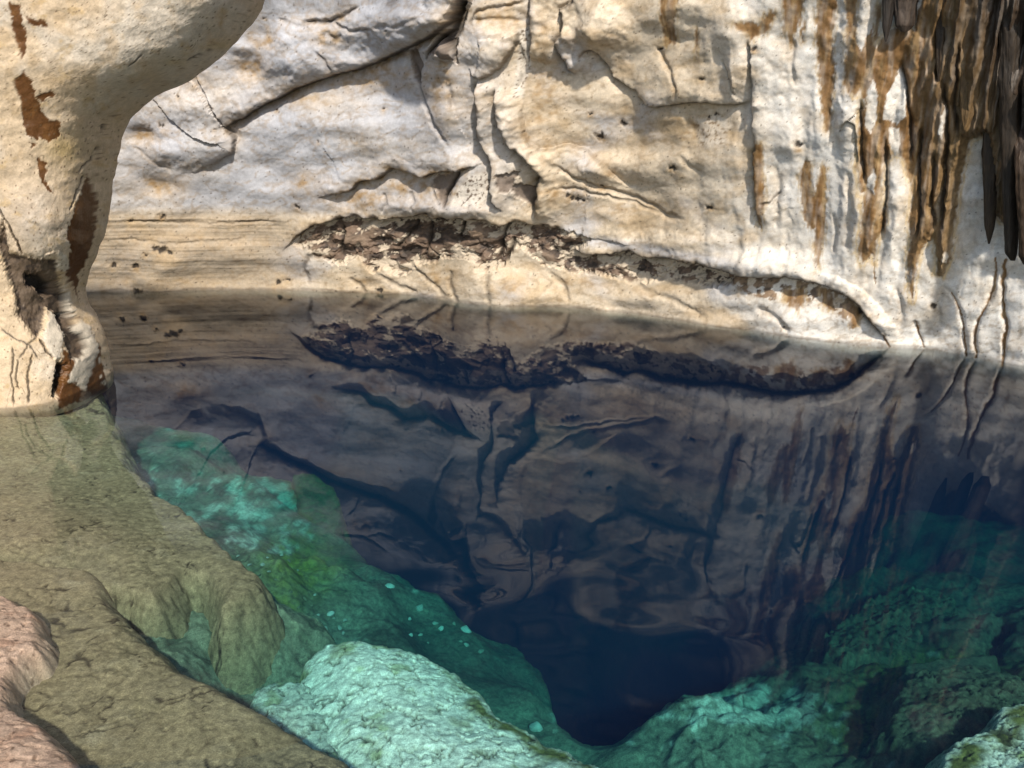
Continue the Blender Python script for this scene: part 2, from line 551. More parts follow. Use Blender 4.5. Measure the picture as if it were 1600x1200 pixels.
for pts in ([(667, 342), (668, 365), (664, 390), (660, 408)], [(790, 350), (782, 365), (778, 392), (776, 412)], [(645, 344), (641, 362), (630, 375), (612, 392)],
            [(800, 372), (796, 395), (786, 415)], [(531, 352), (532, 380), (530, 405)], [(725, 345), (716, 366), (712, 378)]):
    groove(pts, .05, 3.2, .95)
# fold lines of the apron below the band
for pts in ([(505, 402), (482, 400), (474, 420), (484, 450)], [(545, 432), (560, 445), (572, 460)], [(640, 418), (680, 445), (700, 470)], [(707, 422), (702, 440), (712, 462), (720, 474)],
            [(764, 425), (763, 450), (765, 478)], [(585, 425), (620, 445), (655, 462)]):
    groove(pts, .022, 3.5, .5)
bump(740, 445, 30, 26, .05)
bump(672, 432, 22, 26, .05)
bump(800, 445, 36, 24, .04)
H += .035 * gauss(U0, V0, 1240, 500, 120, 18) + .03 * gauss(U0, V0, 1000, 465, 130, 14)
H += .04 * np.exp(-((V0 - (395 + (U0 - 1000) * .12)) / 18) ** 2) * smooth(U0, 930, 990) * smooth(-U0, -1300, -1240)
# right hand apron ridge
step([(1270, 425), (1310, 432), (1350, 452), (1378, 480), (1400, 510), (1412, 545)], .05, 40, 1, taper=.2, och=.15)
for pts, d_ in (([(1554, 411), (1552, 448), (1543, 471), (1529, 499), (1524, 523), (1524, 560)], .0), ([(1571, 411), (1564, 443), (1568, 485), (1574, 509), (1568, 566)], .0),
                ([(1470, 440), (1487, 457), (1503, 495), (1510, 555)], .0), ([(1425, 500), (1433, 520), (1442, 546)], .0)):
    groove(pts, .02, 4, d_)
# dark facets around the fold feet
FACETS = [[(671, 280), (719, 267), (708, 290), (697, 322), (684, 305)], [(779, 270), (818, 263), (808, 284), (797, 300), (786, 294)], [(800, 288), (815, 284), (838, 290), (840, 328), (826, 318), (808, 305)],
          [(634, 82), (656, 76), (661, 100), (656, 132), (646, 124)], [(668, 90), (686, 62), (708, 60), (712, 98), (700, 92), (690, 82)]]  # the last one darkens the notch as painted shade
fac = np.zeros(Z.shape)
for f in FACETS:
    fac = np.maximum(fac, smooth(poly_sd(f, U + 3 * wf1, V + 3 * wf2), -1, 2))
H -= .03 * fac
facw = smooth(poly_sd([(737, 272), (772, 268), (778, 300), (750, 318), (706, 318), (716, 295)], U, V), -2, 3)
bump(800, 190, 14, 60, .05)
bump(760, 190, 8, 60, .02)
bump(930, 262, 40, 16, .06)
bump(1000, 262, 40, 22, .05)
bump(560, 215, 110, 45, .05)
bump(420, 210, 60, 22, .04)
bump(700, 180, 26, 55, .05)
bump(640, 318, 60, 10, .05)
bump(740, 325, 60, 9, .05)
bump(1060, 375, 90, 14, .06)
bump(1200, 405, 60, 16, .06)
bump(1130, 470, 60, 16, .04)
bump(690, 20, 20, 30, .05)
for pts, a, wd, dr in [([(545, 52), (530, 60), (515, 52), (505, 58)], .03, 5, .35), ([(590, 40), (640, 38), (680, 20)], .012, 3, .15), ([(430, 30), (470, 40), (500, 32)], .015, 3, .2),
                       ([(700, 130), (706, 150), (702, 168)], .02, 4, .25), ([(845, 232), (860, 252), (890, 268), (920, 285), (960, 300), (1010, 318), (1040, 335), (1080, 345)], .03, 3.5, .45),
                       ([(855, 290), (900, 292), (940, 304), (990, 318), (1040, 338), (1070, 350)], .02, 2.5, .5), ([(800, 60), (812, 75), (818, 100), (816, 140)], .03, 4, .3),
                       ([(1060, 240), (1080, 262), (1100, 270)], .012, 3, .15), ([(1186, 318), (1205, 316), (1216, 304), (1222, 300)], .015, 2, .6), ([(1300, 330), (1306, 360), (1300, 400)], .015, 3, .1),
                       ([(1240, 60), (1236, 100), (1240, 140)], .02, 4, .05), ([(1210, 250), (1216, 300), (1212, 360)], .02, 5, .05), ([(1325, 260), (1330, 330), (1322, 400)], .025, 5, .08),
                       ([(1400, 440), (1410, 480), (1408, 520)], .02, 5, .08), ([(1500, 300), (1496, 360), (1504, 420)], .02, 5, .05), ([(1475, 440), (1466, 480), (1470, 520)], .02, 5, .08), ([(940, 405), (975, 430), (1010, 450), (1060, 470), (1110, 500)], .02, 5, .12),
                       ([(1180, 480), (1215, 495), (1236, 522)], .025, 5, .12), ([(600, 300), (605, 318), (596, 332)], .02, 3, .2), ([(855, 425), (880, 445), (890, 475)], .02, 4, .2), ([(180, 345), (300, 350), (440, 345)], .012, 2, .25),
                       ([(160, 372), (260, 378), (400, 372)], .01, 2, .2), ([(640, 300), (652, 315), (648, 330)], .02, 3, .3)]:
    groove(pts, a, wd, dr, och=.25)
# domes and hollows of the left wall
bump(392, 103, 26, 22, -.07, 3)
bump(410, 62, 26, 20, -.06, 3)
bump(224, 213, 26, 16, -.06, 3)
bump(250, 290, 40, 18, -.05)
bump(300, 122, 30, 18, -.02)
step([(200, 206), (220, 200), (235, 205), (246, 222)], .02, 20, -1, taper=.4, dirt_shade=.2)
groove([(200, 228), (225, 240), (250, 258), (275, 270)], .012, 4, .05, och=.3)
bump(320, 165, 60, 22, .10)
bump(290, 235, 62, 22, .09)
bump(455, 85, 60, 35, .11)
bump(620, 25, 64, 32, .11)
edge0 = fbm(U0 / 4, V0 / 4, octv=2, seed=167)
HOLES = [(256, 196, 4.5), (341, 199, 2), (281, 148, 2), (414, 29, 2), (621, 45, 2.5), (503, 219, 2), (601, 170, 2.5), (921, 178, 3), (971, 194, 4.5), (936, 214, 6), (1115, 180, 4.5), (1106, 184, 2.5), (1250, 225, 5),
         (1031, 78, 4), (1181, 75, 4), (1099, 123, 3), (1054, 262, 5), (1111, 323, 5), (1460, 478, 5), (407, 165, 3), (430, 172, 2), (179, 415, 4), (213, 413, 5), (465, 322, 3.5), (205, 345, 3), (252, 340, 4),
         (256, 387, 7), (267, 390, 5), (246, 384, 5), (214, 456, 8), (435, 442, 5), (450, 437, 3), (592, 456, 5), (230, 395, 3), (1345, 488, 4), (1225, 510, 3), (940, 290, 4), (888, 303, 4), (897, 306, 4), (905, 309, 4), (913, 311, 3)]
for (cu, cv, r) in HOLES:
    m = gauss(U + 3.2 * wf1 + r * .5 * edge0, V + 3.2 * wf2, cu, cv, r * 1.25, r * .9)
    H -= .012 * r / 3 * m
    DIRT_SHADE = np.maximum(DIRT_SHADE, .95 * smooth(m, .3, .75))
    OCH = np.maximum(OCH, .55 * gauss(U, V, cu, cv + r, r * 2.6))

# --- brown stains
ST = [[(1274, 37), (1279, -60), (1309, -60), (1300, 70), (1301, 150), (1300, 200), (1293, 207), (1284, 173), (1277, 117)],
      [(1223, -60), (1258, -60), (1256, 12), (1248, 36), (1234, 74), (1229, 45), (1224, 58)], [(1252, 30), (1256, 35), (1255, 66), (1251, 70)],
      [(1154, 33), (1175, 34), (1188, 38), (1198, 22), (1207, 16), (1213, 22), (1205, 38), (1199, 51), (1185, 55), (1176, 64), (1168, 50), (1158, 43)],
      [(1030, -60), (1070, -60), (1060, 15), (1055, 40), (1058, 66), (1038, 72), (1034, 40)], [(1086, 48), (1093, 48), (1091, 75), (1089, 90)],
      [(1182, 215), (1188, 222), (1196, 222), (1195, 260), (1198, 320), (1190, 359), (1182, 336), (1179, 300), (1178, 258)],
      [(1256, 252), (1267, 250), (1271, 308), (1284, 257), (1291, 261), (1291, 327), (1286, 373), (1279, 420), (1272, 401), (1270, 357), (1260, 357), (1253, 327), (1249, 280)],
      [(1320, -60), (1336, -60), (1340, 40), (1331, 110), (1330, 150), (1319, 130), (1323, 60)],
      [(1228, 458), (1241, 452), (1256, 456), (1256, 476), (1245, 486), (1232, 480), (1222, 462)], [(1279, 456), (1294, 458), (1300, 470), (1302, 484), (1290, 484), (1282, 472)],
      [(1324, 480), (1334, 476), (1346, 492), (1338, 508), (1328, 512)], [(1370, 10), (1380, 4), (1372, 60), (1366, 70)]]
stain = np.zeros(Z.shape)
edgen = fbm(U0 / 4, V0 / 14, octv=2, seed=177)
for s_ in ST:
    stain = np.maximum(stain, smooth(poly_sd(s_, U + 2.6 * wf1, V + 4 * wf2) + 2.4 * edgen, -2.6, 2.0))
for pts, wd in (([(1554, 405), (1552, 448), (1543, 471), (1529, 499), (1524, 523), (1524, 560)], 3.0), ([(1571, 405), (1564, 443), (1568, 485), (1574, 509), (1568, 570)], 3.4),
                ([(1487, 457), (1503, 495), (1510, 555)], 2.2), ([(1358, 490), (1376, 519), (1389, 541)], 2.6), ([(1425, 380), (1420, 410), (1427, 462)], 2.5), ([(1430, 505), (1442, 546)], 1.8), ([(1365, 410), (1368, 440)], 1.6)):
    d, t, s = _seg(pts, U, V, 20)
    stain = np.maximum(stain, smooth(1 - d / (wd * (1 + .9 * warp1)), 0, .5))
MASS = [(1336, -80), (1330, 60), (1327, 135), (1338, 150), (1346, 137), (1352, 160), (1340, 205), (1340, 262), (1346, 300), (1352, 298), (1347, 336), (1340, 392), (1347, 412), (1361, 396), (1366, 410), (1370, 378),
        (1384, 345), (1378, 312), (1380, 258), (1395, 240), (1412, 246), (1424, 300), (1420, 345), (1423, 380), (1417, 406), (1421, 448), (1427, 468), (1430, 440), (1434, 410), (1442, 383), (1458, 372), (1464, 400), (1463, 424),
        (1473, 430), (1487, 404), (1490, 370), (1494, 327), (1506, 262), (1516, 218), (1540, 212), (1548, 260), (1552, 330), (1570, 350), (1700, 330), (1700, -80), (1440, -80), (1420, 40), (1395, 45), (1378, 60), (1370, 75), (1365, 60), (1376, -80)]
ISL = [[(1367, 122), (1372, 150), (1371, 185), (1361, 206), (1353, 195), (1354, 150)], [(1407, 106), (1416, 126), (1416, 180), (1402, 194), (1380, 185), (1388, 145)], [(1388, 200), (1407, 200), (1405, 243), (1396, 244)],
       [(1365, 262), (1370, 280), (1366, 300), (1354, 286)], [(1477, 160), (1482, 172), (1474, 214), (1468, 205)], [(1432, 0), (1441, -40), (1440, 0), (1428, 50), (1424, 42)], [(1478, 385), (1484, 390), (1480, 408), (1474, 402)],
       [(1422, 415), (1426, 430), (1424, 440)], [(1356, -80), (1376, -80), (1374, 20), (1360, 50), (1347, 78), (1340, 66), (1338, 10)]]
msd = poly_sd(MASS, U + 2.2 * wf1, V + 4 * wf2, 60)
isl = np.zeros(Z.shape)
for s_ in ISL:
    isl = np.maximum(isl, smooth(poly_sd(s_, U + 1.5 * wf1, V + 3 * wf2), -.8, 1.2))
mass = smooth(msd + 2.4 * edgen, -2.4, 2.2) * (1 - isl)
mass_soft = smooth(msd, -4, 22)
flute = fbm((S + 6 * warp1 + V0 * .03) / 17, V0 / 330, octv=3, seed=101)
flute2 = ridged((S + 5 * warp1) / 24, V0 / 260, 2, 105)
depthr = smooth(U0, 1400, 1500)
H += mass_soft * (.02 + .07 * depthr + (.03 + .07 * depthr) * flute + .05 * depthr * flute2)
stain_all = np.maximum(stain, mass)
H += -.004 * stain                      # stains lie where the white crust has flaked off
# long dark clefts inside the curtain
for pts in ([(1467, 60), (1466, 126)], [(1473, 110), (1480, 160), (1482, 220), (1476, 300), (1472, 370)], [(1440, 190), (1436, 260), (1440, 330), (1430, 380)], [(1460, 230), (1456, 300), (1460, 360)],
            [(1410, 90), (1422, 180), (1424, 260)], [(1384, 210), (1386, 300), (1376, 380)], [(1500, 60), (1492, 160), (1500, 210)], [(1346, 150), (1346, 220), (1352, 290)]):
    groove(pts, .05, 3.2, .8)

# ------------------------------------------------------------------ colours (albedo, with some light and shade painted in)
bn0 = fbm(U0 / 120, V0 / 90, octv=4, seed=111)
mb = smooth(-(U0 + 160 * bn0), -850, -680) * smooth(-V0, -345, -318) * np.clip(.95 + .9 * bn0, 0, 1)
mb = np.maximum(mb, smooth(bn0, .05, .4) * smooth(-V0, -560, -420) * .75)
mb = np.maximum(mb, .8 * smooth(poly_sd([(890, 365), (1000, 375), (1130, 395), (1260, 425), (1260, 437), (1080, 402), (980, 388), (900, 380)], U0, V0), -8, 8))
cream = np.array([.66, .56, .43])
C = np.zeros(Z.shape + (3,)) + cream
C = lerp(C, (.51, .515, .55), mb)  # cool blue tint puts skylight into the stone colour
white = smooth(U0, 1080, 1230) * (.8 + .6 * fbm(U0 / 60, V0 / 60, octv=3, seed=121))
C = lerp(C, (.78, .75, .70), np.clip(white, 0, 1))
lowleft = smooth(-U0, -520, -400) * smooth(V0, 320, 350)
C = lerp(C, (.40, .33, .25), lowleft * .85)
# ochre washes
for (cu, cv, ru, rv, a) in [(560, 130, 70, 14, .6), (600, 112, 60, 12, .6), (470, 155, 60, 12, .5), (392, 103, 26, 22, .75), (412, 62, 24, 18, .6), (300, 122, 26, 18, .5), (224, 213, 24, 14, .7), (250, 292, 34, 16, .65),
                            (520, 55, 22, 16, .8), (690, 130, 30, 60, .55), (780, 25, 50, 20, .6), (850, 60, 22, 60, .5), (850, 150, 34, 80, .55), (935, 60, 40, 16, .4), (1000, 200, 40, 60, .45), (1080, 200, 80, 34, .6),
                            (1120, 215, 40, 30, .55), (880, 300, 60, 24, .55), (990, 330, 90, 20, .5), (1130, 130, 30, 30, .4), (480, 285, 26, 18, .5), (560, 310, 60, 20, .6), (640, 290, 60, 18, .6), (690, 300, 60, 20, .5), (800, 445, 40, 20, .5),
                            (690, 430, 40, 25, .55), (560, 440, 50, 16, .45), (900, 440, 80, 14, .5), (1040, 450, 60, 10, .4), (840, 300, 30, 40, .5), (1000, 350, 70, 12, .4), (1240, 130, 20, 60, .15), (240, 440, 140, 14, .4),
                            (300, 375, 180, 18, .35), (870, 470, 30, 8, .5), (1320, 470, 30, 14, .5), (760, 300, 40, 30, .35)]:
    OCH = np.maximum(OCH, a * gauss(U, V, cu, cv, ru * 1.15, rv * 1.2))
ochn = np.clip(OCH * (1.0 + 1.5 * fbm(U0 / 16, V0 / 12, octv=3, seed=131)), 0, 1)
C = lerp(C, (.47, .33, .18), ochn)
C = lerp(C, (.33, .20, .085), np.clip(ochn - .45, 0, 1) * 1.5)
wash = smooth(fbm(U0 / 60, V0 / 40, octv=4, seed=135), .02, .4) * (1 - mb) * (1 - .55 * smooth(U0, 1150, 1230))
C = lerp(C, (.49, .36, .215), wash * .72)
fine = fbm(U0 / 9, V0 / 7, octv=3, seed=141)
C = lerp(C, (.38, .27, .155), smooth(fine, .15, .5) * .55 * (1 - rightness * .6) * (1 - .6 * mb))
vein = smooth(ridged((U0 + 6 * warp1) / 26, (V0 + 6 * warp2) / 15, 3, 145), .55, .85)
C = lerp(C, (.33, .24, .15), vein * .45 * (1 - rightness * .5))
# pitted strips
pit = smooth(fbm(U0 / 5, V0 / 5, octv=2, seed=151), .12, .3)
pm = np.maximum(smooth(poly_sd([(810, 45), (828, 40), (829, 100), (822, 150), (806, 150)], U, V), -2, 4), smooth(poly_sd([(1085, 185), (1140, 180), (1135, 230), (1090, 232)], U, V), -6, 10) * .6)
pm = np.maximum(pm, facw)
C = lerp(C, (.68, .62, .54), pm * (1 - pit) * .8)
C = lerp(C, (.11, .075, .05), pm * pit * .85)
# facets and bare band
bn = fbm(U0 / 20, V0 / 9, octv=4, seed=161)
bc = np.zeros(C.shape) + np.array([.175, .12, .085])
bc = lerp(bc, (.07, .052, .042), smooth(bn, -.05, .3))
bc = lerp(bc, (.25, .18, .125), smooth(blk, .05, .3) * .8)
bc = lerp(bc, (.05, .038, .03), smooth(-blk, .08, .25) * .8)
pale = smooth(fbm(U0 / 22, V0 / 14, octv=5, seed=171, gain=.6) + .22 * (1 - smooth(bsd, 0, 22)) + .05, .17, .21)
bc = lerp(bc, (.55, .46, .35), pale * .92)
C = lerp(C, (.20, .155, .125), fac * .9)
C = lerp(C, bc, band)
BAND2 = [(1130, 420), (1215, 434), (1284, 447), (1324, 463), (1352, 488), (1342, 512), (1325, 502), (1300, 485), (1268, 474), (1240, 478), (1200, 468), (1150, 450)]
b2 = smooth(poly_sd(BAND2, U + 5 * wf1, V + 5 * wf2), -2, 3) * smooth(fbm(U0 / 18, V0 / 16, octv=4, seed=173) + .05, -.02, .06)
C = lerp(C, (.24, .145, .075), b2 * .9)
C = lerp(C, (.10, .07, .05), b2 * smooth(bn, 0, .2) * .8)
# stain colours
sn = fbm((S) / 7, V0 / 60, octv=3, seed=181)
sc = np.zeros(C.shape) + np.array([.245, .135, .052])
sc = lerp(sc, (.15, .078, .028), smooth(sn, -.05, .4))
sc = lerp(sc, (.40, .26, .12), smooth(-sn, .1, .4) * .8)
dk = np.zeros(C.shape) + np.array([.185, .118, .055])
dk = lerp(dk, (.07, .045, .025), smooth(flute + .6 * sn, .0, .6))
dk = lerp(dk, (.32, .22, .11), smooth(-flute - .4 * sn, .15, .6))
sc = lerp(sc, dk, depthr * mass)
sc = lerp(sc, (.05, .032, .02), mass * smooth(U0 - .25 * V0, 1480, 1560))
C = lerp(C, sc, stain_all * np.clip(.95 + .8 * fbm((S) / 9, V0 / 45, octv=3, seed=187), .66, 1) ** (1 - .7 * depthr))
halo = np.exp(-(np.minimum(np.abs(msd), 60) / 9.) ** 2)
for s_ in ST:
    halo = np.maximum(halo, np.exp(-(poly_sd(s_, U + 3 * wf1, V + 4 * wf2) / 6.) ** 2))
C = lerp(C, (.50, .36, .19), np.clip(halo * (.35 + 1.6 * edgen + .8 * warp1), 0, .75) * (1 - stain_all * .6))
# a pale rim where the crust has flaked
rim = np.exp(-((msd + 3) / 2.) ** 2) * (1 - stain_all)
C = lerp(C, (.66, .48, .24), rim * .6)
# crack grime and painted fold shade
C = lerp(C, (.030, .022, .016), np.clip(DIRT_SHADE, 0, 1))
# tiny dark specks
sf1, sf2, scid = worley(U0 / 10, V0 / 10, 9)
spk = smooth(.14 - sf1, 0, .06) * (scid > .8)
C = lerp(C, (.09, .065, .04), spk * .75)
# upper wall painted dark in place of a shaded ceiling
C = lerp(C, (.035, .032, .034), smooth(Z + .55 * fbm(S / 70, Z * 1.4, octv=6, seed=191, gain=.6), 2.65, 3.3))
# tide line and below the water
damp = .035 + .03 * fbm(S / 40, Z * 0, octv=3, seed=195)
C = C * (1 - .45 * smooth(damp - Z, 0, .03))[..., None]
C = lerp(C, (.06, .06, .06), smooth(-Z, .0, .3))  # submerged wall painted dark in place of unlit depth
# side wall painted dark to stand in for shade on it
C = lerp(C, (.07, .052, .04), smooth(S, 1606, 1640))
WET = np.clip(stain_all * .35 * (1 - depthr * .4) + .25 * smooth(.05 - Z, 0, .05), 0, 1)

P = P + NB * (H * smooth(Z, -1.2, -.05))[..., None]
NRM = grid_normals(P)
if (NRM[:, :, 1].mean()) > 0:
    NRM = -NRM

# ------------------------------------------------------------------ wall split into its parts
cU, cV = U0[:-1, :-1], V0[:-1, :-1]
lab = np.zeros(cU.shape, int)
up_poly = [(150, 300), (272, 272), (309, 267), (341, 250), (366, 236), (355, 198), (440, 150), (521, 119), (620, 82), (695, 45), (722, 5), (745, -200), (760, -1500), (-900, -1500), (-900, 300)]
pil_poly = [(712, 100), (722, 40), (745, -60), (830, -60), (829, 90), (820, 150), (822, 208), (845, 232), (847, 270), (836, 340), (790, 345), (771, 285), (765, 240), (747, 215), (746, 121), (731, 106)]
tong_poly = [(905, 110), (908, 82), (920, 74), (947, 102), (971, 132), (992, 140), (1010, 163), (1056, 162), (1061, 142), (1049, 114), (1026, 70), (1000, 20), (990, -60), (899, -60), (880, 14), (884, 40)]
apron_top = [(440, 395), (459, 383), (486, 392), (528, 413), (582, 425), (634, 430), (690, 405), (760, 422), (801, 392), (848, 415), (896, 427), (967, 436), (1042, 436), (1110, 451), (1177, 449), (1234, 470), (1300, 484), (1346, 478), (1376, 519), (1392, 545)]
in_ = lambda p: poly_sd(p, cU, cV, 5) > 0
lab[in_(up_poly)] = 1
lab[in_(pil_poly)] = 2
lab[in_(tong_poly)] = 3
zc = Z[:-1, :-1]
ap = in_(apron_top + [(1395, 700), (300, 700), (300, 452), (400, 440)]) & (zc > -.3)
lab[ap] = 4
lab[in_(BAND)] = 5
lab[(msd[:-1, :-1] > 0) & (cU > 1330)] = 6
PN = ['flowstone_face', 'upper_slab', 'fold_column', 'hanging_tongue', 'waterline_apron', 'bare_rock_band', 'brown_drapery']
wall_loc = (0.7, 7.8, 0.0)
wall = empty("cave_wall", wall_loc, "long pale flowstone cave wall with brown drip stains rising straight behind the pool", "cave wall")
for k, n in enumerate(PN):
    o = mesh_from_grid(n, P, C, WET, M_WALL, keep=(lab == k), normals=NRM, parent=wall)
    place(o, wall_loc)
    if k == 5:
        o["label"] = "dark broken brown rock laid bare under the ledge"
    if k == 6:
        o["label"] = "fluted ochre brown drip curtain with white islands"

# ================================================================== LEFT PILLAR
YC = 5.15
SIL = np.array([(452, -160), (440, -80), (418, -30), (408, 0), (398, 22), (380, 42), (352, 70), (330, 92), (290, 120), (240, 143), (212, 163), (190, 185), (178, 212), (170, 245), (164, 290), (160, 340), (154, 375), (140, 405),
                (128, 430), (122, 460), (124, 478), (132, 495), (143, 512), (152, 535), (158, 560), (162, 590), (165, 608)], float)
sp3 = hit_y(SIL[:, 0], SIL[:, 1], YC)
zs, xs = sp3[::-1, 2], sp3[::-1, 0]
zr = np.concatenate([np.linspace(-2.2, -.15, 14), np.arange(-.12, 2.68, .0068), np.full(26, 2.68)])
xr = np.interp(zr, zs, xs)
xr = np.where(zr < zs[0], xs[0] - .3 * smooth(zs[0] - zr, 0, .5), xr)
xr = xr - .07
xr = np.convolve(np.pad(xr, 3, 'edge'), np.ones(7) / 7, 'valid')
XCEN = -4.3
rx = xr - XCEN
cap = np.concatenate([np.ones(len(zr) - 26), np.cos(np.linspace(0, 1, 26) * 1.5)])
zr = zr + np.concatenate([np.zeros(len(zr) - 26), .10 * np.sin(np.linspace(0, 1, 26) * 1.5)])
rx = rx * cap
ry = .50 + .16 * smooth(zr, .5, 3.0) + .08 * smooth(-zr, -.5, .1) - .30 * smooth(-zr, .0, .3)
ry = ry * cap
th = np.radians(np.concatenate([np.arange(-20, 6, .5), np.arange(6, 84, .13), np.arange(84, 100, .5), np.arange(100, 340, 3.)]))
TH, ZP = np.meshgrid(th, zr)
RX, RY = np.broadcast_to(rx[:, None], TH.shape), np.broadcast_to(ry[:, None], TH.shape)
SE = .46
PP = np.stack([XCEN + RX * np.sign(np.sin(TH)) * np.abs(np.sin(TH)) ** SE, YC - RY * np.sign(np.cos(TH)) * np.abs(np.cos(TH)) ** SE, ZP], -1)
NP_ = np.stack([np.sign(np.sin(TH)) * np.abs(np.sin(TH)) ** (2 - SE) / RX, -np.sign(np.cos(TH)) * np.abs(np.cos(TH)) ** (2 - SE) / RY, np.zeros(TH.shape)], -1)
NP_ /= np.maximum(np.linalg.norm(NP_, axis=-1, keepdims=True), 1e-6)
U0p, V0p = project(PP)
U0, V0 = U0p, V0p
front = smooth(-np.abs(TH - .5), -2.0, -1.7)
w1 = fbm(U0 / 24, V0 / 24, octv=3, seed=201)
w2 = fbm(U0 / 24, V0 / 24, octv=3, seed=211)
f1 = fbm(U0 / 6, V0 / 6, octv=2, seed=221)
f2 = fbm(U0 / 6, V0 / 6, octv=2, seed=231)
LOBE = w1
U, V = U0 + 4 * w1 + 2 * f1, V0 + 4 * w2 + 2 * f2
H = .03 * fbm(U0 / 110, V0 / 90, octv=4, seed=241) + .010 * fbm(U0 / 34, V0 / 26, octv=3, seed=243) + .0035 * fbm(U0 / 9, V0 / 9, octv=3, seed=245)
DIRT_SHADE = np.zeros(H.shape)
OCH = np.zeros(H.shape)
D1 = [[(14, 4), (30, 8), (38, 45), (40, 80), (34, 92), (25, 70), (17, 36)], [(38, 22), (52, 30), (70, 32), (74, 43), (62, 42), (48, 36)], [(35, 110), (48, 122), (58, 155), (66, 175), (78, 188), (95, 190), (92, 214), (78, 222), (40, 213), (36, 190), (32, 150), (22, 128)],
      [(58, 150), (78, 141), (90, 149), (72, 154), (64, 160)], [(58, 245), (74, 255), (70, 280), (83, 304), (74, 300), (62, 274)], [(45, 222), (56, 226), (50, 232)],
      [(134, 270), (146, 300), (153, 320), (150, 362), (134, 405), (121, 428), (124, 470), (116, 445), (102, 432), (108, 390), (102, 372), (112, 330), (126, 305)]]
DARKR = [(5, 345), (14, 395), (40, 402), (84, 405), (92, 430), (104, 470), (118, 500), (134, 530), (138, 560), (112, 562), (96, 520), (82, 485), (72, 480), (66, 515), (58, 528), (40, 505), (26, 490), (30, 482), (22, 455), (8, 420), (-6, 380)]
LOWB = [(98, 545), (112, 556), (132, 560), (138, 535), (150, 530), (160, 560), (170, 612), (90, 640), (92, 600), (96, 570)]
WHT = [(112, 512), (124, 500), (140, 506), (152, 540), (146, 570), (138, 585), (134, 610), (118, 600), (105, 598), (116, 560), (130, 555), (132, 530)]
WHT2 = [(76, 484), (85, 488), (92, 510), (98, 522), (94, 555), (90, 564), (78, 556), (66, 532), (72, 510)]
WHT3 = [(100, 446), (106, 454), (118, 486), (124, 502), (114, 494), (106, 474)]
WHT4 = [(88, 392), (100, 398), (108, 420), (98, 424), (88, 418), (86, 404)]
GAP = [(90, 566), (104, 570), (96, 600), (88, 622), (80, 618), (86, 596)]
HOLE = [(40, 430), (70, 428), (90, 440), (92, 456), (76, 462), (62, 450), (46, 446)]
HOLE2 = [(88, 492), (106, 490), (106, 504), (96, 508)]
mk = lambda p, e=1.5, a=2.5: smooth(poly_sd(p, U + a * f1, V + a * f2, 30), -e, e)
brown = np.zeros(H.shape)
for p in D1:
    brown = np.maximum(brown, mk(p, 1.2, 3))
lowb = mk(LOWB)
darkr = mk(DARKR)
wht = np.maximum.reduce([mk(WHT), mk(WHT2), mk(WHT3), mk(WHT4)])
for (cu, cv, ru, rv) in [(157, 563, 3, 6), (157, 586, 2, 4), (163, 597, 3, 6)]:
    wht = np.maximum(wht, smooth(gauss(U, V, cu, cv, ru, rv), .3, .6))
gap, hole = mk(GAP), np.maximum(mk(HOLE), mk(HOLE2))
wht_s = np.maximum.reduce([mk(WHT, 6), mk(WHT2, 6), mk(WHT3, 6), mk(WHT4, 6)])
dark_s, gap_s, hole_s = mk(DARKR, 7), mk(GAP, 5), np.maximum(mk(HOLE, 6), mk(HOLE2, 5))
H += -.04 * dark_s * (1 - wht_s) + dark_s * .02 * fbm(U0 / 24, V0 / 24, octv=3, seed=251) - .08 * hole_s - .07 * gap_s - .003 * brown
H += .008 * wht_s
# swell above the dark rock, bulge at the shoulder
H += .05 * gauss(U0, V0, 50, 350, 45, 45) + .03 * gauss(U0, V0, 30, 560, 60, 70)
step([(20, 320), (40, 340), (62, 350), (80, 392), (60, 404), (10, 396)], .02, 30, -1, taper=.3)
CR = [([(36, 400), (30, 380), (14, 350), (-5, 320)], .03), ([(60, 560), (48, 540), (28, 530), (2, 512)], .0), ([(62, 528), (70, 548), (84, 562)], .02), ([(20, 535), (22, 560), (18, 585), (21, 605), (22, 636)], .008), ([(52, 548), (46, 572), (44, 592), (46, 615), (44, 634)], .008),
      ([(30, 560), (26, 590), (32, 610)], .006), ([(150, 200), (160, 195), (152, 225), (140, 250), (126, 262), (122, 275)], .006), ([(222, 85), (212, 96), (200, 105)], .003), ([(350, 62), (330, 76), (290, 95)], .004), ([(130, 270), (118, 310), (106, 330)], .01), ([(58, 525), (40, 545), (30, 560)], .006)]
for pts, a in CR:
    groove(pts, a + .004, 1.6, .85, taper=.1)
Cp = np.zeros(H.shape + (3,)) + np.array([.58, .45, .305])
Cp = lerp(Cp, (.64, .56, .46), smooth(fbm(U0 / 90, V0 / 90, octv=3, seed=261) + .6 * gauss(U0, V0, 300, 60, 170, 110), .0, .55))
Cp = lerp(Cp, (.50, .36, .21), smooth(fbm(U0 / 26, V0 / 30, octv=4, seed=271), .05, .4) * .55)
Cp = lerp(Cp, (.56, .40, .16), .7 * gauss(U, V, 100, 232, 26, 22) + .5 * gauss(U, V, 275, 98, 16, 6) + .5 * gauss(U, V, 340, 72, 30, 8))
Cp = lerp(Cp, (.40, .30, .21), smooth(fbm(U0 / 7, V0 / 4, octv=3, seed=281), .2, .5) * .5)
Cp = lerp(Cp, (.42, .35, .28), .7 * gauss(U, V, 45, 340, 45, 60))
hl = np.abs(perlin((U0 + 9 * w1) / 30, (V0 + 9 * w2) / 34, None, 285))
Cp = lerp(Cp, (.16, .105, .06), (1 - smooth(hl, .006, .022)) * smooth(fbm(U0 / 50, V0 / 50, octv=2, seed=287), .05, .3) * .8)
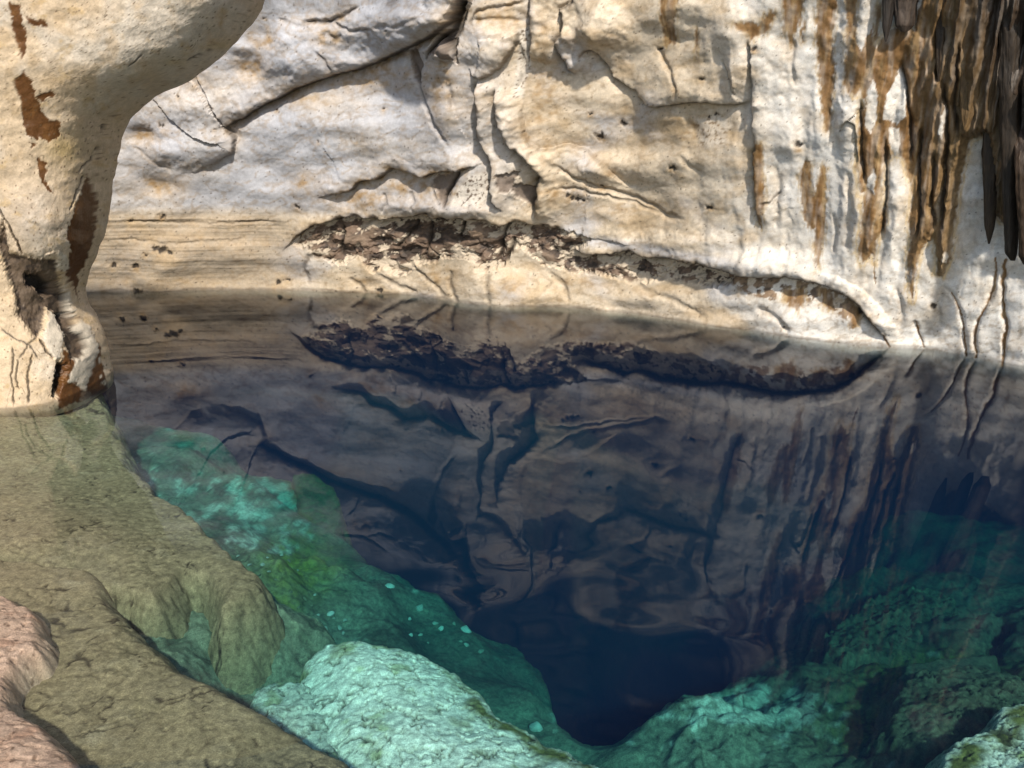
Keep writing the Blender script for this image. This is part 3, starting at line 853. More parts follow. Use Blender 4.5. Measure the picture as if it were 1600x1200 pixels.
Cp = lerp(Cp, (.50, .34, .15), smooth(fbm(U0 / 40, V0 / 30, octv=5, seed=289, gain=.6), .12, .4) * .6)
bcol = np.zeros(Cp.shape) + np.array([.115, .048, .014])
bcol = lerp(bcol, (.19, .085, .025), smooth(fbm(U0 / 20, V0 / 34, octv=3, seed=291), 0, .5))
Cp = lerp(Cp, bcol, np.maximum(brown, lowb))
dcol = np.zeros(Cp.shape) + np.array([.13, .092, .062])
dcol = lerp(dcol, (.045, .032, .024), smooth(fbm(U0 / 18, V0 / 14, octv=4, seed=301), 0, .35))
dcol = lerp(dcol, (.26, .20, .15), smooth(fbm(U0 / 14, V0 / 12, octv=3, seed=305), .25, .5))
Cp = lerp(Cp, dcol, darkr)
Cp = lerp(Cp, (.62, .54, .43), wht)
Cp = lerp(Cp, (.016, .012, .009), np.maximum(np.maximum(gap, hole) * .95, DIRT_SHADE))
s1_, s2_, sc_ = worley(U0 / 11, V0 / 11, 4)
Cp = lerp(Cp, (.14, .09, .05), smooth(.15 - s1_, 0, .06) * (sc_ > .6) * .8)
pp_ = smooth(fbm(U0 / 5, V0 / 4, octv=3, seed=293), .25, .42) * smooth(fbm(U0 / 60, V0 / 60, octv=3, seed=295), -.05, .25)
Cp = lerp(Cp, (.22, .15, .085), pp_ * .8 * (1 - np.maximum(np.maximum(brown, lowb), darkr)))
Cp = Cp * (1 - .4 * smooth(.015 - ZP, 0, .02))[..., None]
WETp = np.clip(.7 * np.maximum(brown, lowb), 0, 1)
PP = PP + NP_ * (H * front)[..., None]
pl_loc = (-3.6, 5.0, 0.0)
pil = empty("rock_pillar", pl_loc, "tan rock buttress at the left edge flaring into an overhang with dark brown patches", "rock pillar")
Np = grid_normals(PP)
if (Np * NP_).sum(-1).mean() < 0:
    Np = -Np
plab = np.zeros(PP.shape[:2], int)
plab[(V0 < 235) & (U0 > 100) | (V0 < 150)] = 1
plab[(darkr + lowb + gap > .5)] = 2
plab = plab[:-1]
for k, n in enumerate(['pillar_shaft', 'overhanging_shoulder', 'dark_hollow']):
    o = mesh_from_grid(n, PP, Cp, WETp, M_PILLAR, keep=(plab == k), wrap=True, normals=Np, parent=pil)
    place(o, pl_loc)
    if k == 2:
        o["label"] = "hollow of dark brown broken rock near the waterline"

# ================================================================== POOL FLOOR
CTRL = [(60, 700, .7), (150, 760, .6), (100, 900, .32), (200, 960, .36), (250, 1000, .44), (180, 930, .34), (100, 1100, .65), (300, 1150, .65), (250, 720, .55), (350, 760, .7), (450, 775, 1.05), (510, 820, 1.3), (420, 735, 1.1), (300, 690, .8),
        (300, 850, .45), (400, 880, .52), (480, 900, .75), (560, 900, 1.0), (640, 910, 1.25), (350, 1020, .62), (450, 1050, .66), (560, 1000, .85), (700, 1000, 1.05), (800, 1000, 1.3), (850, 1060, 1.25),
        (820, 1120, 1.0), (900, 1165, .95), (650, 1150, .72), (1000, 1190, .85), (1100, 1165, .85), (1200, 1110, 1.0), (1300, 1020, 1.45), (1250, 1060, 1.25), (1400, 930, 1.9), (1450, 820, 2.5), (1500, 740, 3.0),
        (1600, 700, 3.2), (1300, 1150, .9), (1450, 1100, .8), (1550, 1150, .75), (1580, 1000, .85), (1550, 900, 1.5), (1600, 800, 2.2), (1500, 980, 1.1), (1700, 1000, .8), (1700, 1150, .7), (1500, 1250, .7), (600, 1300, .75),
        (1000, 1300, .75), (1400, 1060, .95), (1350, 1100, .95)]
cpx = np.array([hit_z(u, v, -d) for u, v, d in CTRL])
yy = np.concatenate([np.arange(.6, 2.6, .0085), np.arange(2.6, 4.2, .014), np.arange(4.2, 9.6, .05)])
xx = np.concatenate([np.arange(-6.5, -2.6, .04), np.arange(-2.6, 2.9, .0105), np.arange(2.9, 6.5, .05)])
XX, YY = np.meshgrid(xx, yy)


def floor_base(X, Y):
    num = np.zeros(X.shape)
    den = np.zeros(X.shape)
    for x, y, z in cpx:
        w_ = 1 / ((X - x) ** 2 + (Y - y) ** 2 + .012) ** 1.8
        num += w_ * z
        den += w_
    return num / den


BZ = floor_base(XX, YY)
U0, V0 = project(np.stack([XX, YY, BZ], -1))
HOLEP = [(148, 640), (250, 668), (330, 690), (400, 725), (430, 735), (505, 772), (532, 850), (585, 882), (640, 890), (690, 935), (715, 972), (800, 980), (842, 1015), (862, 1070), (872, 1140), (905, 1165),
         (960, 1172), (1060, 1150), (1130, 1110), (1180, 1085), (1240, 1020), (1300, 960), (1370, 880), (1420, 800), (1450, 740), (1560, 715), (1700, 690)]
hxy = np.array([hit_z(u, v, np.interp(i, [0, 4, 10, 16, 20, 22, 26], [-.8, -1.1, -1.3, -1.0, -1.1, -1.6, -3.2]))[:2] for i, (u, v) in enumerate(HOLEP)])
hxy = np.vstack([hxy, [(7, 10), (-7.5, 10)], [(-6, 5.5)]])
WX = fbm(XX * 2.2, YY * 2.2, octv=4, seed=401) * .10
WY = fbm(XX * 2.2, YY * 2.2, octv=4, seed=411) * .10
hsd = poly_sd(hxy, XX + WX, YY + WY, 3.0)
wid = .12 + .6 * smooth(XX, .2, .9) + .1 * fbm(XX * 2, YY * 2, octv=2, seed=418)
rocky = smooth(XX, .35, .8) + .7 * smooth(-hsd, .1, .5) * smooth(-XX, .3, .7)
fz = BZ - 3.4 * smooth(hsd / wid, -.0, 2.2) - .10 * smooth(hsd, -.12, .02)
rl = ridged(XX * 2.6 + WX * 4, YY * 2.6 + WY * 4 - XX * 1.2, 5, 421)
fz += .05 * smooth(XX, .4, .9) * np.sign(rl) * smooth(np.abs(rl), .0, .12)
fz += rocky * (.085 * rl + .07 * fbm(XX * 6, YY * 6, octv=6, seed=431, gain=.58)) + .03 * fbm(XX * 7, YY * 7, octv=6, seed=441, gain=.6)
FLZ = fz


def floor_at(x, y):
    i = int(np.clip(np.searchsorted(yy, y), 0, len(yy) - 1))
    j = int(np.clip(np.searchsorted(xx, x), 0, len(xx) - 1))
    return float(FLZ[i, j])


U0, V0 = project(np.stack([XX, YY, fz], -1))
w1 = fbm(U0 / 30, V0 / 30, octv=3, seed=451)
f1 = fbm(U0 / 9, V0 / 9, octv=3, seed=461)
CF = np.zeros(fz.shape + (3,)) + np.array([.19, .19, .14])
CF = lerp(CF, (.05, .055, .04), smooth(fbm(XX * 3, YY * 3, octv=4, seed=471), -.1, .35) * .7)
alg = np.zeros(fz.shape)
for (cu, cv, ru, rv, a) in [(470, 880, 60, 50, .9), (500, 770, 45, 35, .9), (350, 930, 90, 40, .6), (430, 950, 40, 30, .8), (1450, 1060, 130, 40, .9), (1400, 1130, 110, 50, .8), (1560, 1070, 80, 40, .7), (300, 960, 60, 40, .6), (560, 800, 40, 40, .5)]:
    alg = np.maximum(alg, a * gauss(U0 + 14 * w1, V0 + 14 * w1, cu, cv, ru, rv))
CF = lerp(CF, (.24, .24, .045), np.clip(alg * (1 + f1), 0, 1))
CF = lerp(CF, (.60, .58, .50), smooth(fbm(U0 / 26, V0 / 20, octv=4, seed=481) + .9 * gauss(U0, V0, 1190, 1110, 130, 40) + .34 * gauss(U0, V0, 290, 790, 140, 90) + .38 * gauss(U0, V0, 430, 790, 70, 70) - .20, .12, .42) * .85)
CF = lerp(CF, (.07, .075, .065), smooth(gauss(U0 + 10 * w1, V0 + 10 * w1, 400, 1030, 120, 45), .35, .6) * .75)
CF = lerp(CF, (.09, .105, .08), smooth(gauss(U0, V0, 720, 1040, 190, 90) + .2 * w1, .4, .7) * .8)
ckf, ckf2, _c = worley(XX * 5 + WX * 12, YY * 5 + WY * 12, 3)
CF = lerp(CF, (.03, .03, .02), np.exp(-((ckf2 - ckf) / .035) ** 2) * .8 * np.clip(rocky, 0, 1))
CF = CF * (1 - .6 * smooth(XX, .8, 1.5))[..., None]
CF = lerp(CF, (.04, .04, .04), smooth(hsd, -.05, .35))  # floor of the hole painted dark to stand in for unlit depth
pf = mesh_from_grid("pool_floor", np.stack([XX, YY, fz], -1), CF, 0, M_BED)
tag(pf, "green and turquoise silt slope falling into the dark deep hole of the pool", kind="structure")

# ================================================================== WATER
WATER_BOTTOM = -7.0
me = bpy.data.meshes.new("water")
bm = bmesh.new()
bmesh.ops.create_cube(bm, size=1.0)
for v in bm.verts:
    v.co = (v.co.x * 24, 4 + v.co.y * 16, WATER_BOTTOM * (0.5 - v.co.z))
bm.to_mesh(me)
bm.free()
water = bpy.data.objects.new("water", me)
COL.objects.link(water)
tag(water, "still clear turquoise cave pool mirroring the wall", kind="structure")
mw = bpy.data.materials.new("pool water")
mw.use_nodes = True
t = mw.node_tree
N, L = t.nodes, t.links
N.remove(N["Principled BSDF"])
out = N["Material Output"]
tr = N.new("ShaderNodeBsdfTransparent")
gl = N.new("ShaderNodeBsdfGlossy")
gl.inputs["Roughness"].default_value = 0.004
mix = N.new("ShaderNodeMixShader")
fr = N.new("ShaderNodeFresnel")
geo = N.new("ShaderNodeNewGeometry")           # same reflectance from either side: the light does not bend at this surface
ior = N.new("ShaderNodeMapRange")
ior.inputs[3].default_value, ior.inputs[4].default_value = 1.333, 1 / 1.333
L.new(geo.outputs["Backfacing"], ior.inputs[0])
L.new(ior.outputs[0], fr.inputs["IOR"])
L.new(fr.outputs[0], mix.inputs[0])
L.new(tr.outputs[0], mix.inputs[1])
L.new(gl.outputs[0], mix.inputs[2])
L.new(mix.outputs[0], out.inputs["Surface"])
tc = N.new("ShaderNodeTexCoord")
# a patch of slow oily ripples off the near bank, the rest nearly still
dst = N.new("ShaderNodeVectorMath")
dst.operation = 'DISTANCE'
dst.inputs[1].default_value = (0.28, 2.2, 0)
L.new(tc.outputs["Object"], dst.inputs[0])
mr = N.new("ShaderNodeMapRange")
mr.interpolation_type = 'SMOOTHSTEP'
mr.inputs[1].default_value, mr.inputs[2].default_value = 0.15, 0.95
mr.inputs[3].default_value, mr.inputs[4].default_value = 1.0, 0.02
L.new(dst.outputs["Value"], mr.inputs[0])
nz = N.new("ShaderNodeTexNoise")
nz.inputs["Scale"].default_value = 3.0
nz.inputs["Detail"].default_value = 0.0
nz.inputs["Distortion"].default_value = 0.5
L.new(tc.outputs["Object"], nz.inputs["Vector"])
bp = N.new("ShaderNodeBump")
bp.inputs["Distance"].default_value = 0.018
L.new(nz.outputs["Fac"], bp.inputs["Height"])
L.new(mr.outputs[0], bp.inputs["Strength"])
L.new(bp.outputs[0], gl.inputs["Normal"])
L.new(bp.outputs[0], fr.inputs["Normal"])
va = N.new("ShaderNodeVolumeAbsorption")
va.inputs["Color"].default_value = (0.20, 0.80, 0.79, 1)
va.inputs["Density"].default_value = 1.0
vs = N.new("ShaderNodeVolumeScatter")
vs.inputs["Color"].default_value = (0.26, 0.32, 0.98, 1)
vs.inputs["Density"].default_value = 0.042
ad = N.new("ShaderNodeAddShader")
L.new(va.outputs[0], ad.inputs[0])
L.new(vs.outputs[0], ad.inputs[1])
L.new(ad.outputs[0], out.inputs["Volume"])
me.materials.append(mw)


# ================================================================== ROCK SHELVES AND BOULDERS
def rock_slab(name, outline, res, edge, drop, dome, label, cat, colour, mat, rough=.01, seed=0, warp=.03, ridges=0.0, crack=0.0, crack_scale=6.0, power=1.0, rr=.25, group=None):
    """a rock whose top outline is given as photo points with the depth of each (minus = under water)"""
    ol = np.array([hit_z(u, v, d) for u, v, d in outline])
    x0, y0 = ol[:, :2].min(0) - edge * 1.3
    x1, y1 = ol[:, :2].max(0) + edge * 1.3
    X, Y = np.meshgrid(np.arange(x0, x1, res), np.arange(y0, y1, res))
    wx = warp * fbm(X * 5, Y * 5, octv=4, seed=seed)
    wy = warp * fbm(X * 5, Y * 5, octv=4, seed=seed + 9)
    wx, wy = wx + .35 * warp * fbm(X * 22, Y * 22, octv=3, seed=seed + 3), wy + .35 * warp * fbm(X * 22, Y * 22, octv=3, seed=seed + 6)
    s = poly_sd(ol[:, :2], X + wx, Y + wy, edge * 2)
    num = den = 0
    for x, y, z in ol:
        w_ = 1 / ((X - x) ** 2 + (Y - y) ** 2 + .01) ** 1.5
        num = num + w_ * z
        den = den + w_
    zt = num / den
    ins = np.maximum(s, 0)
    z = zt + dome * (1 - np.exp(-ins / rr))
    q = np.clip(-s / edge, 0, 1)
    z = z - drop * q ** power
    rn = fbm(X * 6, Y * 6, octv=6, seed=seed + 20, gain=.55)
    z = z + rough * rn
    if ridges:
        z = z + ridges * ridged(X * 5 + wx * 20, Y * 5 + wy * 20 - X * 2, 4, seed + 30)
    a1, a2, ac = worley(X * crack_scale + wx * 30, Y * crack_scale + wy * 30, seed % 11)
    ck = np.exp(-((a2 - a1) / .045) ** 2) * smooth(fbm(X * 4, Y * 4, octv=2, seed=seed + 40), -.45, -.05)
    z = z - crack * ck + crack * .6 * (ac - .5)
    hx, hy = X * 3.2 + wx * 9, Y * 3.2 + wy * 9
    hair = np.minimum(np.abs(perlin(hx, hy, None, seed + 50)), np.abs(perlin(hx * 2.3 + 5, hy * 2.3, None, seed + 53)) * .7)
    hair = (1 - smooth(hair, .006, .03)) * smooth(fbm(X * 6.3, Y * 6.3, octv=3, seed=seed + 56), .0, .15)
    z = z - crack * .8 * hair
    ck = np.maximum(ck * (.9 if crack > .009 else .35), hair)
    pit = smooth(fbm(X * 34, Y * 34, octv=2, seed=seed + 60), .26, .4) * smooth(fbm(X * 3, Y * 3, octv=2, seed=seed + 62), -.15, .2)
    z = z - min(.006, rough * .5) * pit
    keep = (s > -edge * 1.02)
    keep = keep[:-1, :-1] & keep[1:, 1:] & keep[1:, :-1] & keep[:-1, 1:]
    u_, v_ = project(np.stack([X, Y, z], -1))
    c = colour(X, Y, z, u_, v_, s, ck, rn)
    base = (float(ol[:, 0].mean()), float(ol[:, 1].mean()), float(z[keep.nonzero()].min()))
    o = mesh_from_grid(name, np.stack([X, Y, z], -1) - np.array(base), c, 0, mat, keep=keep)
    o.location = base
    return tag(o, label, cat, group)


def col_shelf(X, Y, z, u, v, s, ck, rn):
    c = np.zeros(X.shape + (3,)) + np.array([.275, .205, .12])
    c = lerp(c, (.21, .155, .09), smooth(fbm(X * 4, Y * 4, octv=4, seed=501), 0, .4) * .7)
    c = lerp(c, (.33, .265, .175), smooth(rn, .1, .5) * .6)
    f = fbm(X * 26, Y * 26, octv=3, seed=505)
    c = lerp(c, (.11, .075, .045), smooth(f, .28, .42) * .8 * smooth(fbm(X * 3, Y * 3, octv=2, seed=507), -.1, .2))
    c = lerp(c, (.035, .025, .015), ck * .95)
    return c


def col_pale(X, Y, z, u, v, s, ck, rn):
    c = np.zeros(X.shape + (3,)) + np.array([.82, .80, .70])
    c = lerp(c, (.36, .34, .22), smooth(fbm(X * 5, Y * 5, octv=4, seed=511), .1, .45) * .8)
    c = lerp(c, (.82, .81, .74), smooth(rn, .1, .4) * .6)
    c = lerp(c, (.12, .12, .05), smooth(-s, -.03, .03) * .7)
    c = lerp(c, (.30, .33, .10), smooth(fbm(X * 7 + 3, Y * 7, octv=4, seed=517) - .05, .1, .3) * .55)
    c = lerp(c, (.16, .155, .05), smooth(s, .0, .03) * (1 - smooth(s, .06, .12)) * smooth(X, -.35, -.1) * smooth(fbm(X * 9, Y * 9, octv=3, seed=519), -.3, .1))
    c = lerp(c, (.05, .05, .025), ck * .92)
    return c


def col_olive(X, Y, z, u, v, s, ck, rn):
    c = np.zeros(X.shape + (3,)) + np.array([.085, .09, .06])
    c = lerp(c, (.05, .06, .035), smooth(fbm(X * 5, Y * 5, octv=4, seed=521), 0, .35) * .8)
    c = lerp(c, (.24, .24, .15), smooth(rn, .15, .5) * .7)
    c = lerp(c, (.03, .03, .02), ck * .8)
    return c


def col_pink(X, Y, z, u, v, s, ck, rn):
    c = np.zeros(X.shape + (3,)) + np.array([.53, .375, .27])
    c = lerp(c, (.44, .26, .17), smooth(fbm(X * 9, Y * 9, octv=4, seed=531), 0, .4) * .7)
    c = lerp(c, (.64, .47, .35), smooth(rn, .1, .5) * .6)
    c = lerp(c, (.13, .08, .05), smooth(fbm(X * 40, Y * 40, octv=2, seed=535), .33, .5) * .9)
    c = lerp(c, (.10, .06, .04), ck * .8)
    return c


A_ = -.16
rock_slab("rock_shelf", [(-700, 690, -0.062), (-100, 640, -0.062), (60, 615, -0.074), (140, 600, -0.124), (170, 660, -0.174), (195, 730, -0.167), (240, 775, -0.167), (290, 808, -0.174), (330, 845, -0.180), (368, 878, -0.186), (400, 915, -0.198), (352, 938, -0.186), (325, 895, -0.167), (285, 880, -0.149), (240, 925, -0.136),
                         (150, 912, -0.136), (130, 892, -0.124), (60, 878, -0.099), (0, 858, -0.074), (-150, 840, -0.050), (-700, 830, -0.037)], .007, .15, .50, .03,
          "tan cracked shelf just under the water at the foot of the left rock buttress", "rock shelf", col_shelf, M_BED, rough=.012, seed=601, power=1.5, warp=.05, crack=.008, crack_scale=3.2, ridges=.004)
rock_slab("rock_shelf", [(-650, 880, -.03), (-60, 872, -.05), (40, 878, -.07), (120, 892, -.09), (148, 905, -.10), (152, 940, -.11), (180, 975, -.12), (235, 1020, -.13), (290, 1062, -.14), (345, 1090, -.15), (390, 1112, -.16), (430, 1145, -.19), (470, 1165, -.2), (520, 1190, -.2), (590, 1250, -.18),
                         (620, 1330, -.15), (300, 1400, -.08), (-650, 1400, -.03)], .006, .16, .36, .03,
          "smooth olive tan slab under shallow water in front of the pink dry rock", "rock shelf", col_shelf, M_BED, rough=.010, seed=611, power=1.6, warp=.03, crack=.006, crack_scale=3.5)
rock_slab("shore_rock", [(-300, 905, .0), (-60, 915, .0), (2, 936, .0), (40, 952, .0), (44, 969, .0), (56, 989, .0), (44, 1014, .0), (12, 1034, .0), (-4, 1059, .0), (0, 1089, .0), (22, 1114, .0), (44, 1126, .0), (67, 1154, .0), (92, 1184, .0), (132, 1234, .0), (152, 1304, .0), (-300, 1320, .0)], .0045, .09, .22, .03,
          "rough pinkish dry rock breaking the water in the near left corner", "rock", col_pink, M_DRY, rough=.028, seed=621, power=1.5, warp=.03, crack=.006, crack_scale=10, ridges=.008, rr=.12)
rock_slab("boulder", [(508, 1012, -.5), (545, 1002, -.48), (590, 1006, -.48), (640, 1020, -.5), (690, 1045, -.52), (740, 1085, -.52), (770, 1118, -.5), (830, 1150, -.5), (880, 1180, -.48), (960, 1215, -.45), (1000, 1300, -.4), (700, 1330, -.35), (560, 1250, -.42), (520, 1190, -.45), (478, 1130, -.5), (472, 1070, -.52), (488, 1035, -.52)],
          .0055, .16, .45, .10, "big pale turquoise boulder with cracked crust lying under water at the bottom centre", "boulder", col_pale, M_BED, rough=.022, seed=631, warp=.04, ridges=.010, crack=.016, crack_scale=7, rr=.16, power=1.3)
rock_slab("boulder", [(1480, 1195, -.38), (1500, 1165, -.38), (1560, 1135, -.36), (1570, 1112, -.36), (1640, 1100, -.33), (1760, 1130, -.3), (1760, 1300, -.25), (1500, 1300, -.3), (1450, 1240, -.36)],
          .0055, .14, .35, .07, "bright pale boulder under water in the bottom right corner", "boulder", col_pale, M_BED, rough=.03, seed=641, warp=.05, ridges=.012, crack=.010, crack_scale=9, rr=.2)
rock_slab("boulder", [(1410, 1085, -.62), (1440, 1060, -.62), (1500, 1045, -.6), (1560, 1050, -.58), (1600, 1060, -.56), (1680, 1060, -.54), (1690, 1110, -.5), (1590, 1105, -.5), (1550, 1120, -.5), (1500, 1165, -.5), (1440, 1180, -.54), (1390, 1150, -.58)],
          .0065, .16, .4, .06, "olive brown weedy boulder behind the bright corner boulder", "boulder", col_olive, M_BED, rough=.05, seed=651, warp=.06, ridges=.03, crack=.015, crack_scale=7)
rock_slab("boulder", [(1400, 1062, -.7), (1420, 1040, -.72), (1500, 1030, -.7), (1560, 1022, -.68), (1545, 1052, -.66), (1480, 1072, -.66), (1440, 1085, -.67)],
          .008, .10, .3, .02, "flat smooth green slab under water at the right above the weedy boulder", "boulder", col_olive, M_BED, rough=.012, seed=661, warp=.03, crack=.004, crack_scale=4)
rock_slab("boulder", [(150, 890, -.27), (215, 890, -.28), (300, 870, -.29), (355, 895, -.31), (390, 925, -.34), (432, 955, -.39), (418, 982, -.42), (335, 980, -.36), (296, 1000, -.36), (285, 1050, -.36), (230, 1020, -.31), (150, 965, -.26)],
          .008, .22, .22, .06, "wrinkled olive boulder under water between the two tan shelves", "boulder", lambda *a: col_olive(*a) * 1.9 + .015, M_BED, rough=.035, seed=671, warp=.06, ridges=.02, crack=.006, crack_scale=5)
rock_slab("boulder", [(395, 1085, -.5), (440, 1065, -.52), (480, 1070, -.54), (500, 1100, -.5), (510, 1150, -.46), (540, 1210, -.42), (470, 1200, -.42), (420, 1150, -.45), (395, 1120, -.47)],
          .006, .12, .3, .05, "rubbly grey boulder beside the big pale boulder at the edge of the slab", "boulder", lambda *a: col_pale(*a) * .7, M_BED, rough=.05, seed=681, warp=.05, ridges=.02, crack=.02, crack_scale=14)
rock_slab("boulder", [(1310, 985, -.95), (1350, 950, -1.0), (1420, 925, -1.05), (1480, 930, -1.0), (1500, 960, -.95), (1450, 1000, -.9), (1400, 1030, -.88), (1330, 1040, -.88), (1290, 1025, -.9)],
          .009, .18, .5, .08, "dark green jagged boulder deep under water right of the hole", "boulder", lambda *a: col_olive(*a) * .8, M_BED, rough=.07, seed=691, warp=.08, ridges=.05, crack=.02, crack_scale=6)
rock_slab("boulder", [(455, 745, -1.0), (490, 740, -1.0), (520, 765, -1.05), (532, 800, -1.1), (528, 840, -1.15), (500, 835, -1.1), (470, 800, -1.05)],
          .012, .12, .6, .04, "green weedy boulder at the left brink of the deep hole", "boulder", lambda *a: lerp(col_olive(*a), (.105, .115, .035), np.full(a[0].shape, .6)), M_BED, rough=.03, seed=701, warp=.05, ridges=.01)


# ================================================================== STONES ON THE POOL FLOOR
def stone_mesh(seed, col):
    bm = bmesh.new()
    bmesh.ops.create_icosphere(bm, subdivisions=3, radius=1.0)
    co = np.array([v.co[:] for v in bm.verts])
    n = fbm(co[:, 0] * .9, co[:, 1] * .9, co[:, 2] * .9, octv=4, seed=seed)
    rs = np.random.RandomState(seed)
    co2 = co * (1 + .45 * n)[:, None]
    for _ in range(11):                       # chip flat faces off it
        d = rs.normal(size=3)
        d /= np.linalg.norm(d)
        h = .45 + .3 * rs.rand()
        k_ = co2 @ d
        co2 -= np.maximum(k_ - h, 0)[:, None] * d * .9
    co2 *= np.array([1.0, .75, .55])
    for v, c in zip(bm.verts, co2):
        v.co = c
    me = bpy.data.meshes.new("stone")
    bm.to_mesh(me)
    bm.free()
    ca = me.attributes.new("rock_colour", 'FLOAT_COLOR', 'POINT')
    cc = np.ones((len(co), 4), np.float32)
    cc[:, :3] = np.array(col) * (1 + .25 * n)[:, None]
    ca.data.foreach_set("color", cc.ravel())
    me.materials.append(M_BED)
    me.polygons.foreach_set("use_smooth", np.ones(len(me.polygons), bool))
    return me


STONES = [stone_mesh(20 + i, c) for i, c in enumerate([(.60, .62, .58), (.42, .43, .38), (.33, .34, .28), (.2, .2, .13)])]


def floor_hit(u, v):
    d = ray(u, v)
    d = d / d[1]
    prev = None
    for y in np.arange(1.2, 6, .01):
        x, z = d[0] * y, CAMZ + d[2] * y
        if z < floor_at(x, y) + .01:
            return (x, y, floor_at(x, y))
    return None


def stone(u, v, px, mesh, label, group):
    p = floor_hit(u, v)
    if p is None:
        return
    s = px / FPX * math.hypot(p[1], p[2] - CAMZ) * .5
    o = bpy.data.objects.new("stone", STONES[mesh])
    COL.objects.link(o)
    o.scale = (s, s * random.uniform(.8, 1.1), s * random.uniform(.8, 1.2))
    o.rotation_euler = (random.uniform(-.4, .4), random.uniform(-.4, .4), random.uniform(0, 6.28))
    o.location = (p[0], p[1], p[2] + s * .25)
    tag(o, label, "stone", group)


G1 = "pale stones lying on the silt slope"
stone(609, 917, 22, 0, "pale blue stone farthest up the silt slope near the hole", G1)
stone(729, 985, 24, 0, "largest round pale blue stone in the middle of the silt slope", G1)
stone(811, 1007, 16, 1, "pale stone lying alone near the right end of the silt slope", G1)
stone(751, 1019, 17, 2, "jagged pale stone below the large round one", G1)
stone(838, 1139, 30, 0, "large pale stone against the right flank of the big pale boulder", G1)
stone(656, 951, 18, 1, "pale oblong stone uphill of the cluster on the silt slope", G1)
stone(517, 959, 16, 0, "bright stone standing out of the algae left of the big boulder", G1)
for (u, v, p) in [(522, 966, 9), (507, 981, 12), (530, 981, 13), (540, 972, 10), (680, 974, 12), (689, 981, 12), (710, 974, 9), (719, 1002, 9), (729, 1007, 11), (641, 992, 12), (657, 992, 10), (640, 966, 9), (536, 990, 9), (497, 960, 8), (550, 1002, 8), (668, 1003, 7)]:
    stone(u, v, p, random.choice([0, 1, 2]), "small pale stone scattered on the green silt slope", G1)
G2 = "rubble stones in the algae left of the hole"
for (u, v, p) in [(382, 876, 11), (390, 884, 9), (398, 872, 8), (376, 890, 8), (372, 868, 7), (410, 882, 9), (420, 894, 8), (404, 900, 7), (440, 866, 8), (452, 876, 9), (430, 905, 8), (465, 890, 7), (392, 905, 6), (418, 870, 6), (475, 935, 9), (486, 945, 8), (468, 950, 8), (492, 930, 7), (455, 925, 7)]:
    stone(u, v, p, random.choice([1, 2, 3]), "small pale rubble stone in the algae left of the hole", G2)


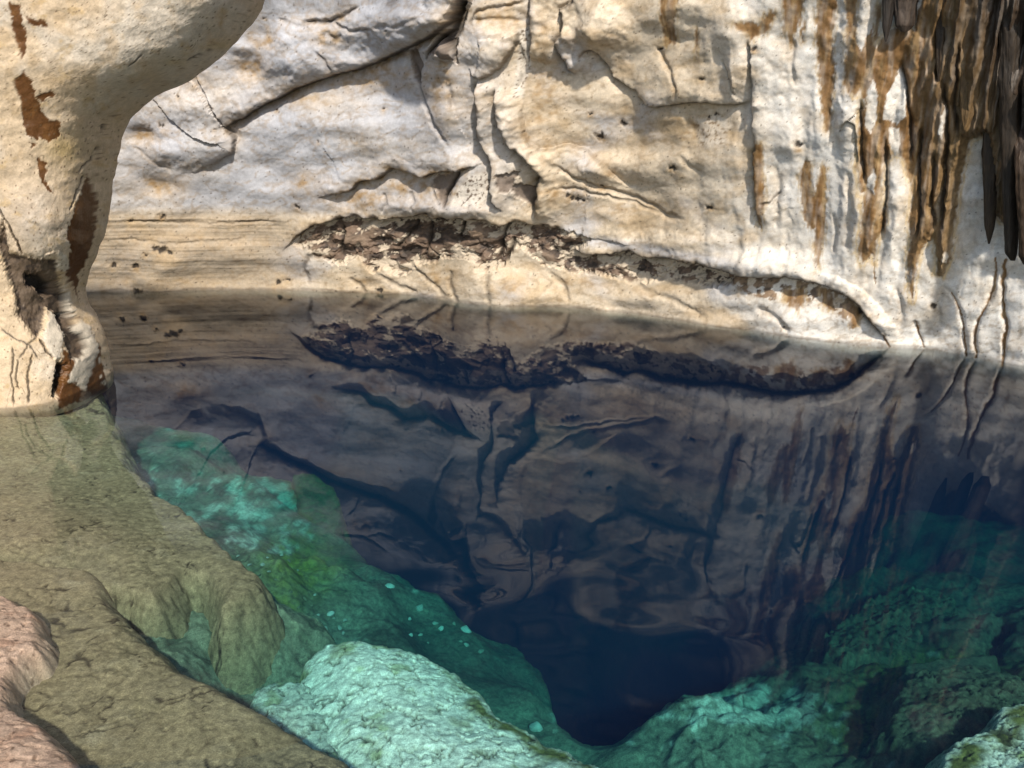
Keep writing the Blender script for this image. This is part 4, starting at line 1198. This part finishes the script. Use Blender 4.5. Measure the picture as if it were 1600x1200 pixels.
# ================================================================== STALACTITES
def stalactite(path, label, colr, seed, wet=.2, fl=.10, flat=.6):
    """path: photo points (u, v, radius px) from the tip upward, hung in front of the wall; wall depth from the tip's plan position"""
    pts = []
    for (u, v, r, yd) in path:
        u = u + (u - 800) * max(-v, 0) / 3600      # hangs plumb above the picture
        p = hit_y(u, v, yd)
        pts.append((p[0], p[1], p[2], r / FPX * yd))
    pts = np.array(pts)
    t = np.linspace(0, len(pts) - 1, 220)
    c = np.stack([np.interp(t, np.arange(len(pts)), pts[:, k]) for k in range(4)], -1)
    kk = np.ones(15) / 15
    for k in range(4):
        c[:, k] = np.convolve(np.pad(c[:, k], 7, 'edge'), kk, 'valid')
    c[0, 3] = .002
    a = np.linspace(0, 2 * math.pi, 72, endpoint=False)
    A2, R2 = np.meshgrid(a, c[:, 3])
    zz = np.broadcast_to(c[:, 2][:, None], A2.shape)
    f = fbm(np.cos(A2) * 2.0 + seed, np.sin(A2) * 2.0, zz * 1.1, octv=4, seed=seed)
    rip = fbm(np.cos(A2) * 3, np.sin(A2) * 3 + seed, zz * 16, octv=3, seed=seed + 3)
    knob = fbm(np.cos(A2) * .6, np.sin(A2) * .6 + seed, zz * 4.5, octv=3, seed=seed + 7)
    RR = R2 * (1 + fl * 2.2 * f + .07 * rip + .30 * knob)
    Pq = np.stack([c[:, 0][:, None] + RR * np.cos(A2), c[:, 1][:, None] + RR * np.sin(A2) * flat, zz], -1)
    cc = np.zeros(Pq.shape) + np.array(colr)
    cc = cc * (1 + .8 * f + .5 * rip)[..., None]
    base = Pq[-1].mean(0)
    o = mesh_from_grid("stalactite", Pq - base, cc, wet, M_DRIP, wrap=True)
    o.location = base
    return tag(o, label, "stalactite", "dark stalactites hanging at the upper right")


stalactite([(1545, 383, 1, 5.60), (1546, 350, 8, 5.60), (1552, 250, 15, 5.60), (1560, 120, 19, 5.60), (1566, 20, 24, 5.56), (1570, -120, 34, 5.36), (1572, -300, 45, 5.28)],  # first three are coloured dark to stand in for shade
           "slender dark stalactite whose pointed tip casts a blade shadow on the white wall", (.045, .029, .017), 801)
stalactite([(1583, 408, 3, 5.44), (1580, 395, 9, 5.44), (1578, 300, 12, 5.44), (1580, 150, 15, 5.42), (1582, 0, 22, 5.42), (1584, -220, 36, 5.26)],
           "blunt dark stalactite second from the right edge of the photo", (.03, .02, .012), 811)
stalactite([(1606, 414, 6, 5.34), (1606, 400, 14, 5.34), (1606, 250, 19, 5.34), (1608, 80, 24, 5.72), (1612, -200, 40, 5.21)],
           "thick dark brown stalactite cut by the right edge of the photo", (.05, .029, .015), 821)
stalactite([(1384, 66, 1, 5.72), (1386, 40, 6, 5.72), (1390, 0, 10, 5.72), (1392, -80, 14, 5.64), (1394, -260, 26, 5.54)],
           "short black stalactite poking into the top edge above the ochre streaks", (.025, .018, .013), 831)
stalactite([(1413, 50, 4, 5.70), (1413, 40, 13, 5.70), (1416, 0, 19, 5.70), (1420, -80, 23, 5.61), (1424, -260, 36, 5.52)],  # added solid form standing in for a stalactite's shadow
           "rounded grey brown stand-in for a shadow at the top edge beside the black stalactite", (.07, .05, .037), 841)
stalactite([(1467, 128, 1, 5.64), (1470, 100, 7, 5.64), (1474, 40, 11, 5.64), (1478, -40, 15, 5.54), (1484, -240, 28, 5.54)],
           "dark stalactite hanging in front of the brown drip curtain", (.045, .028, .014), 851)
stalactite([(1508, 205, 1, 5.60), (1512, 180, 9, 5.60), (1520, 110, 17, 5.60), (1524, 30, 22, 5.58), (1528, -60, 27, 5.50), (1532, -260, 40, 5.36)],
           "broad ribbed brown stalactite left of the slender pointed one", (.14, .085, .035), 861, fl=.18)
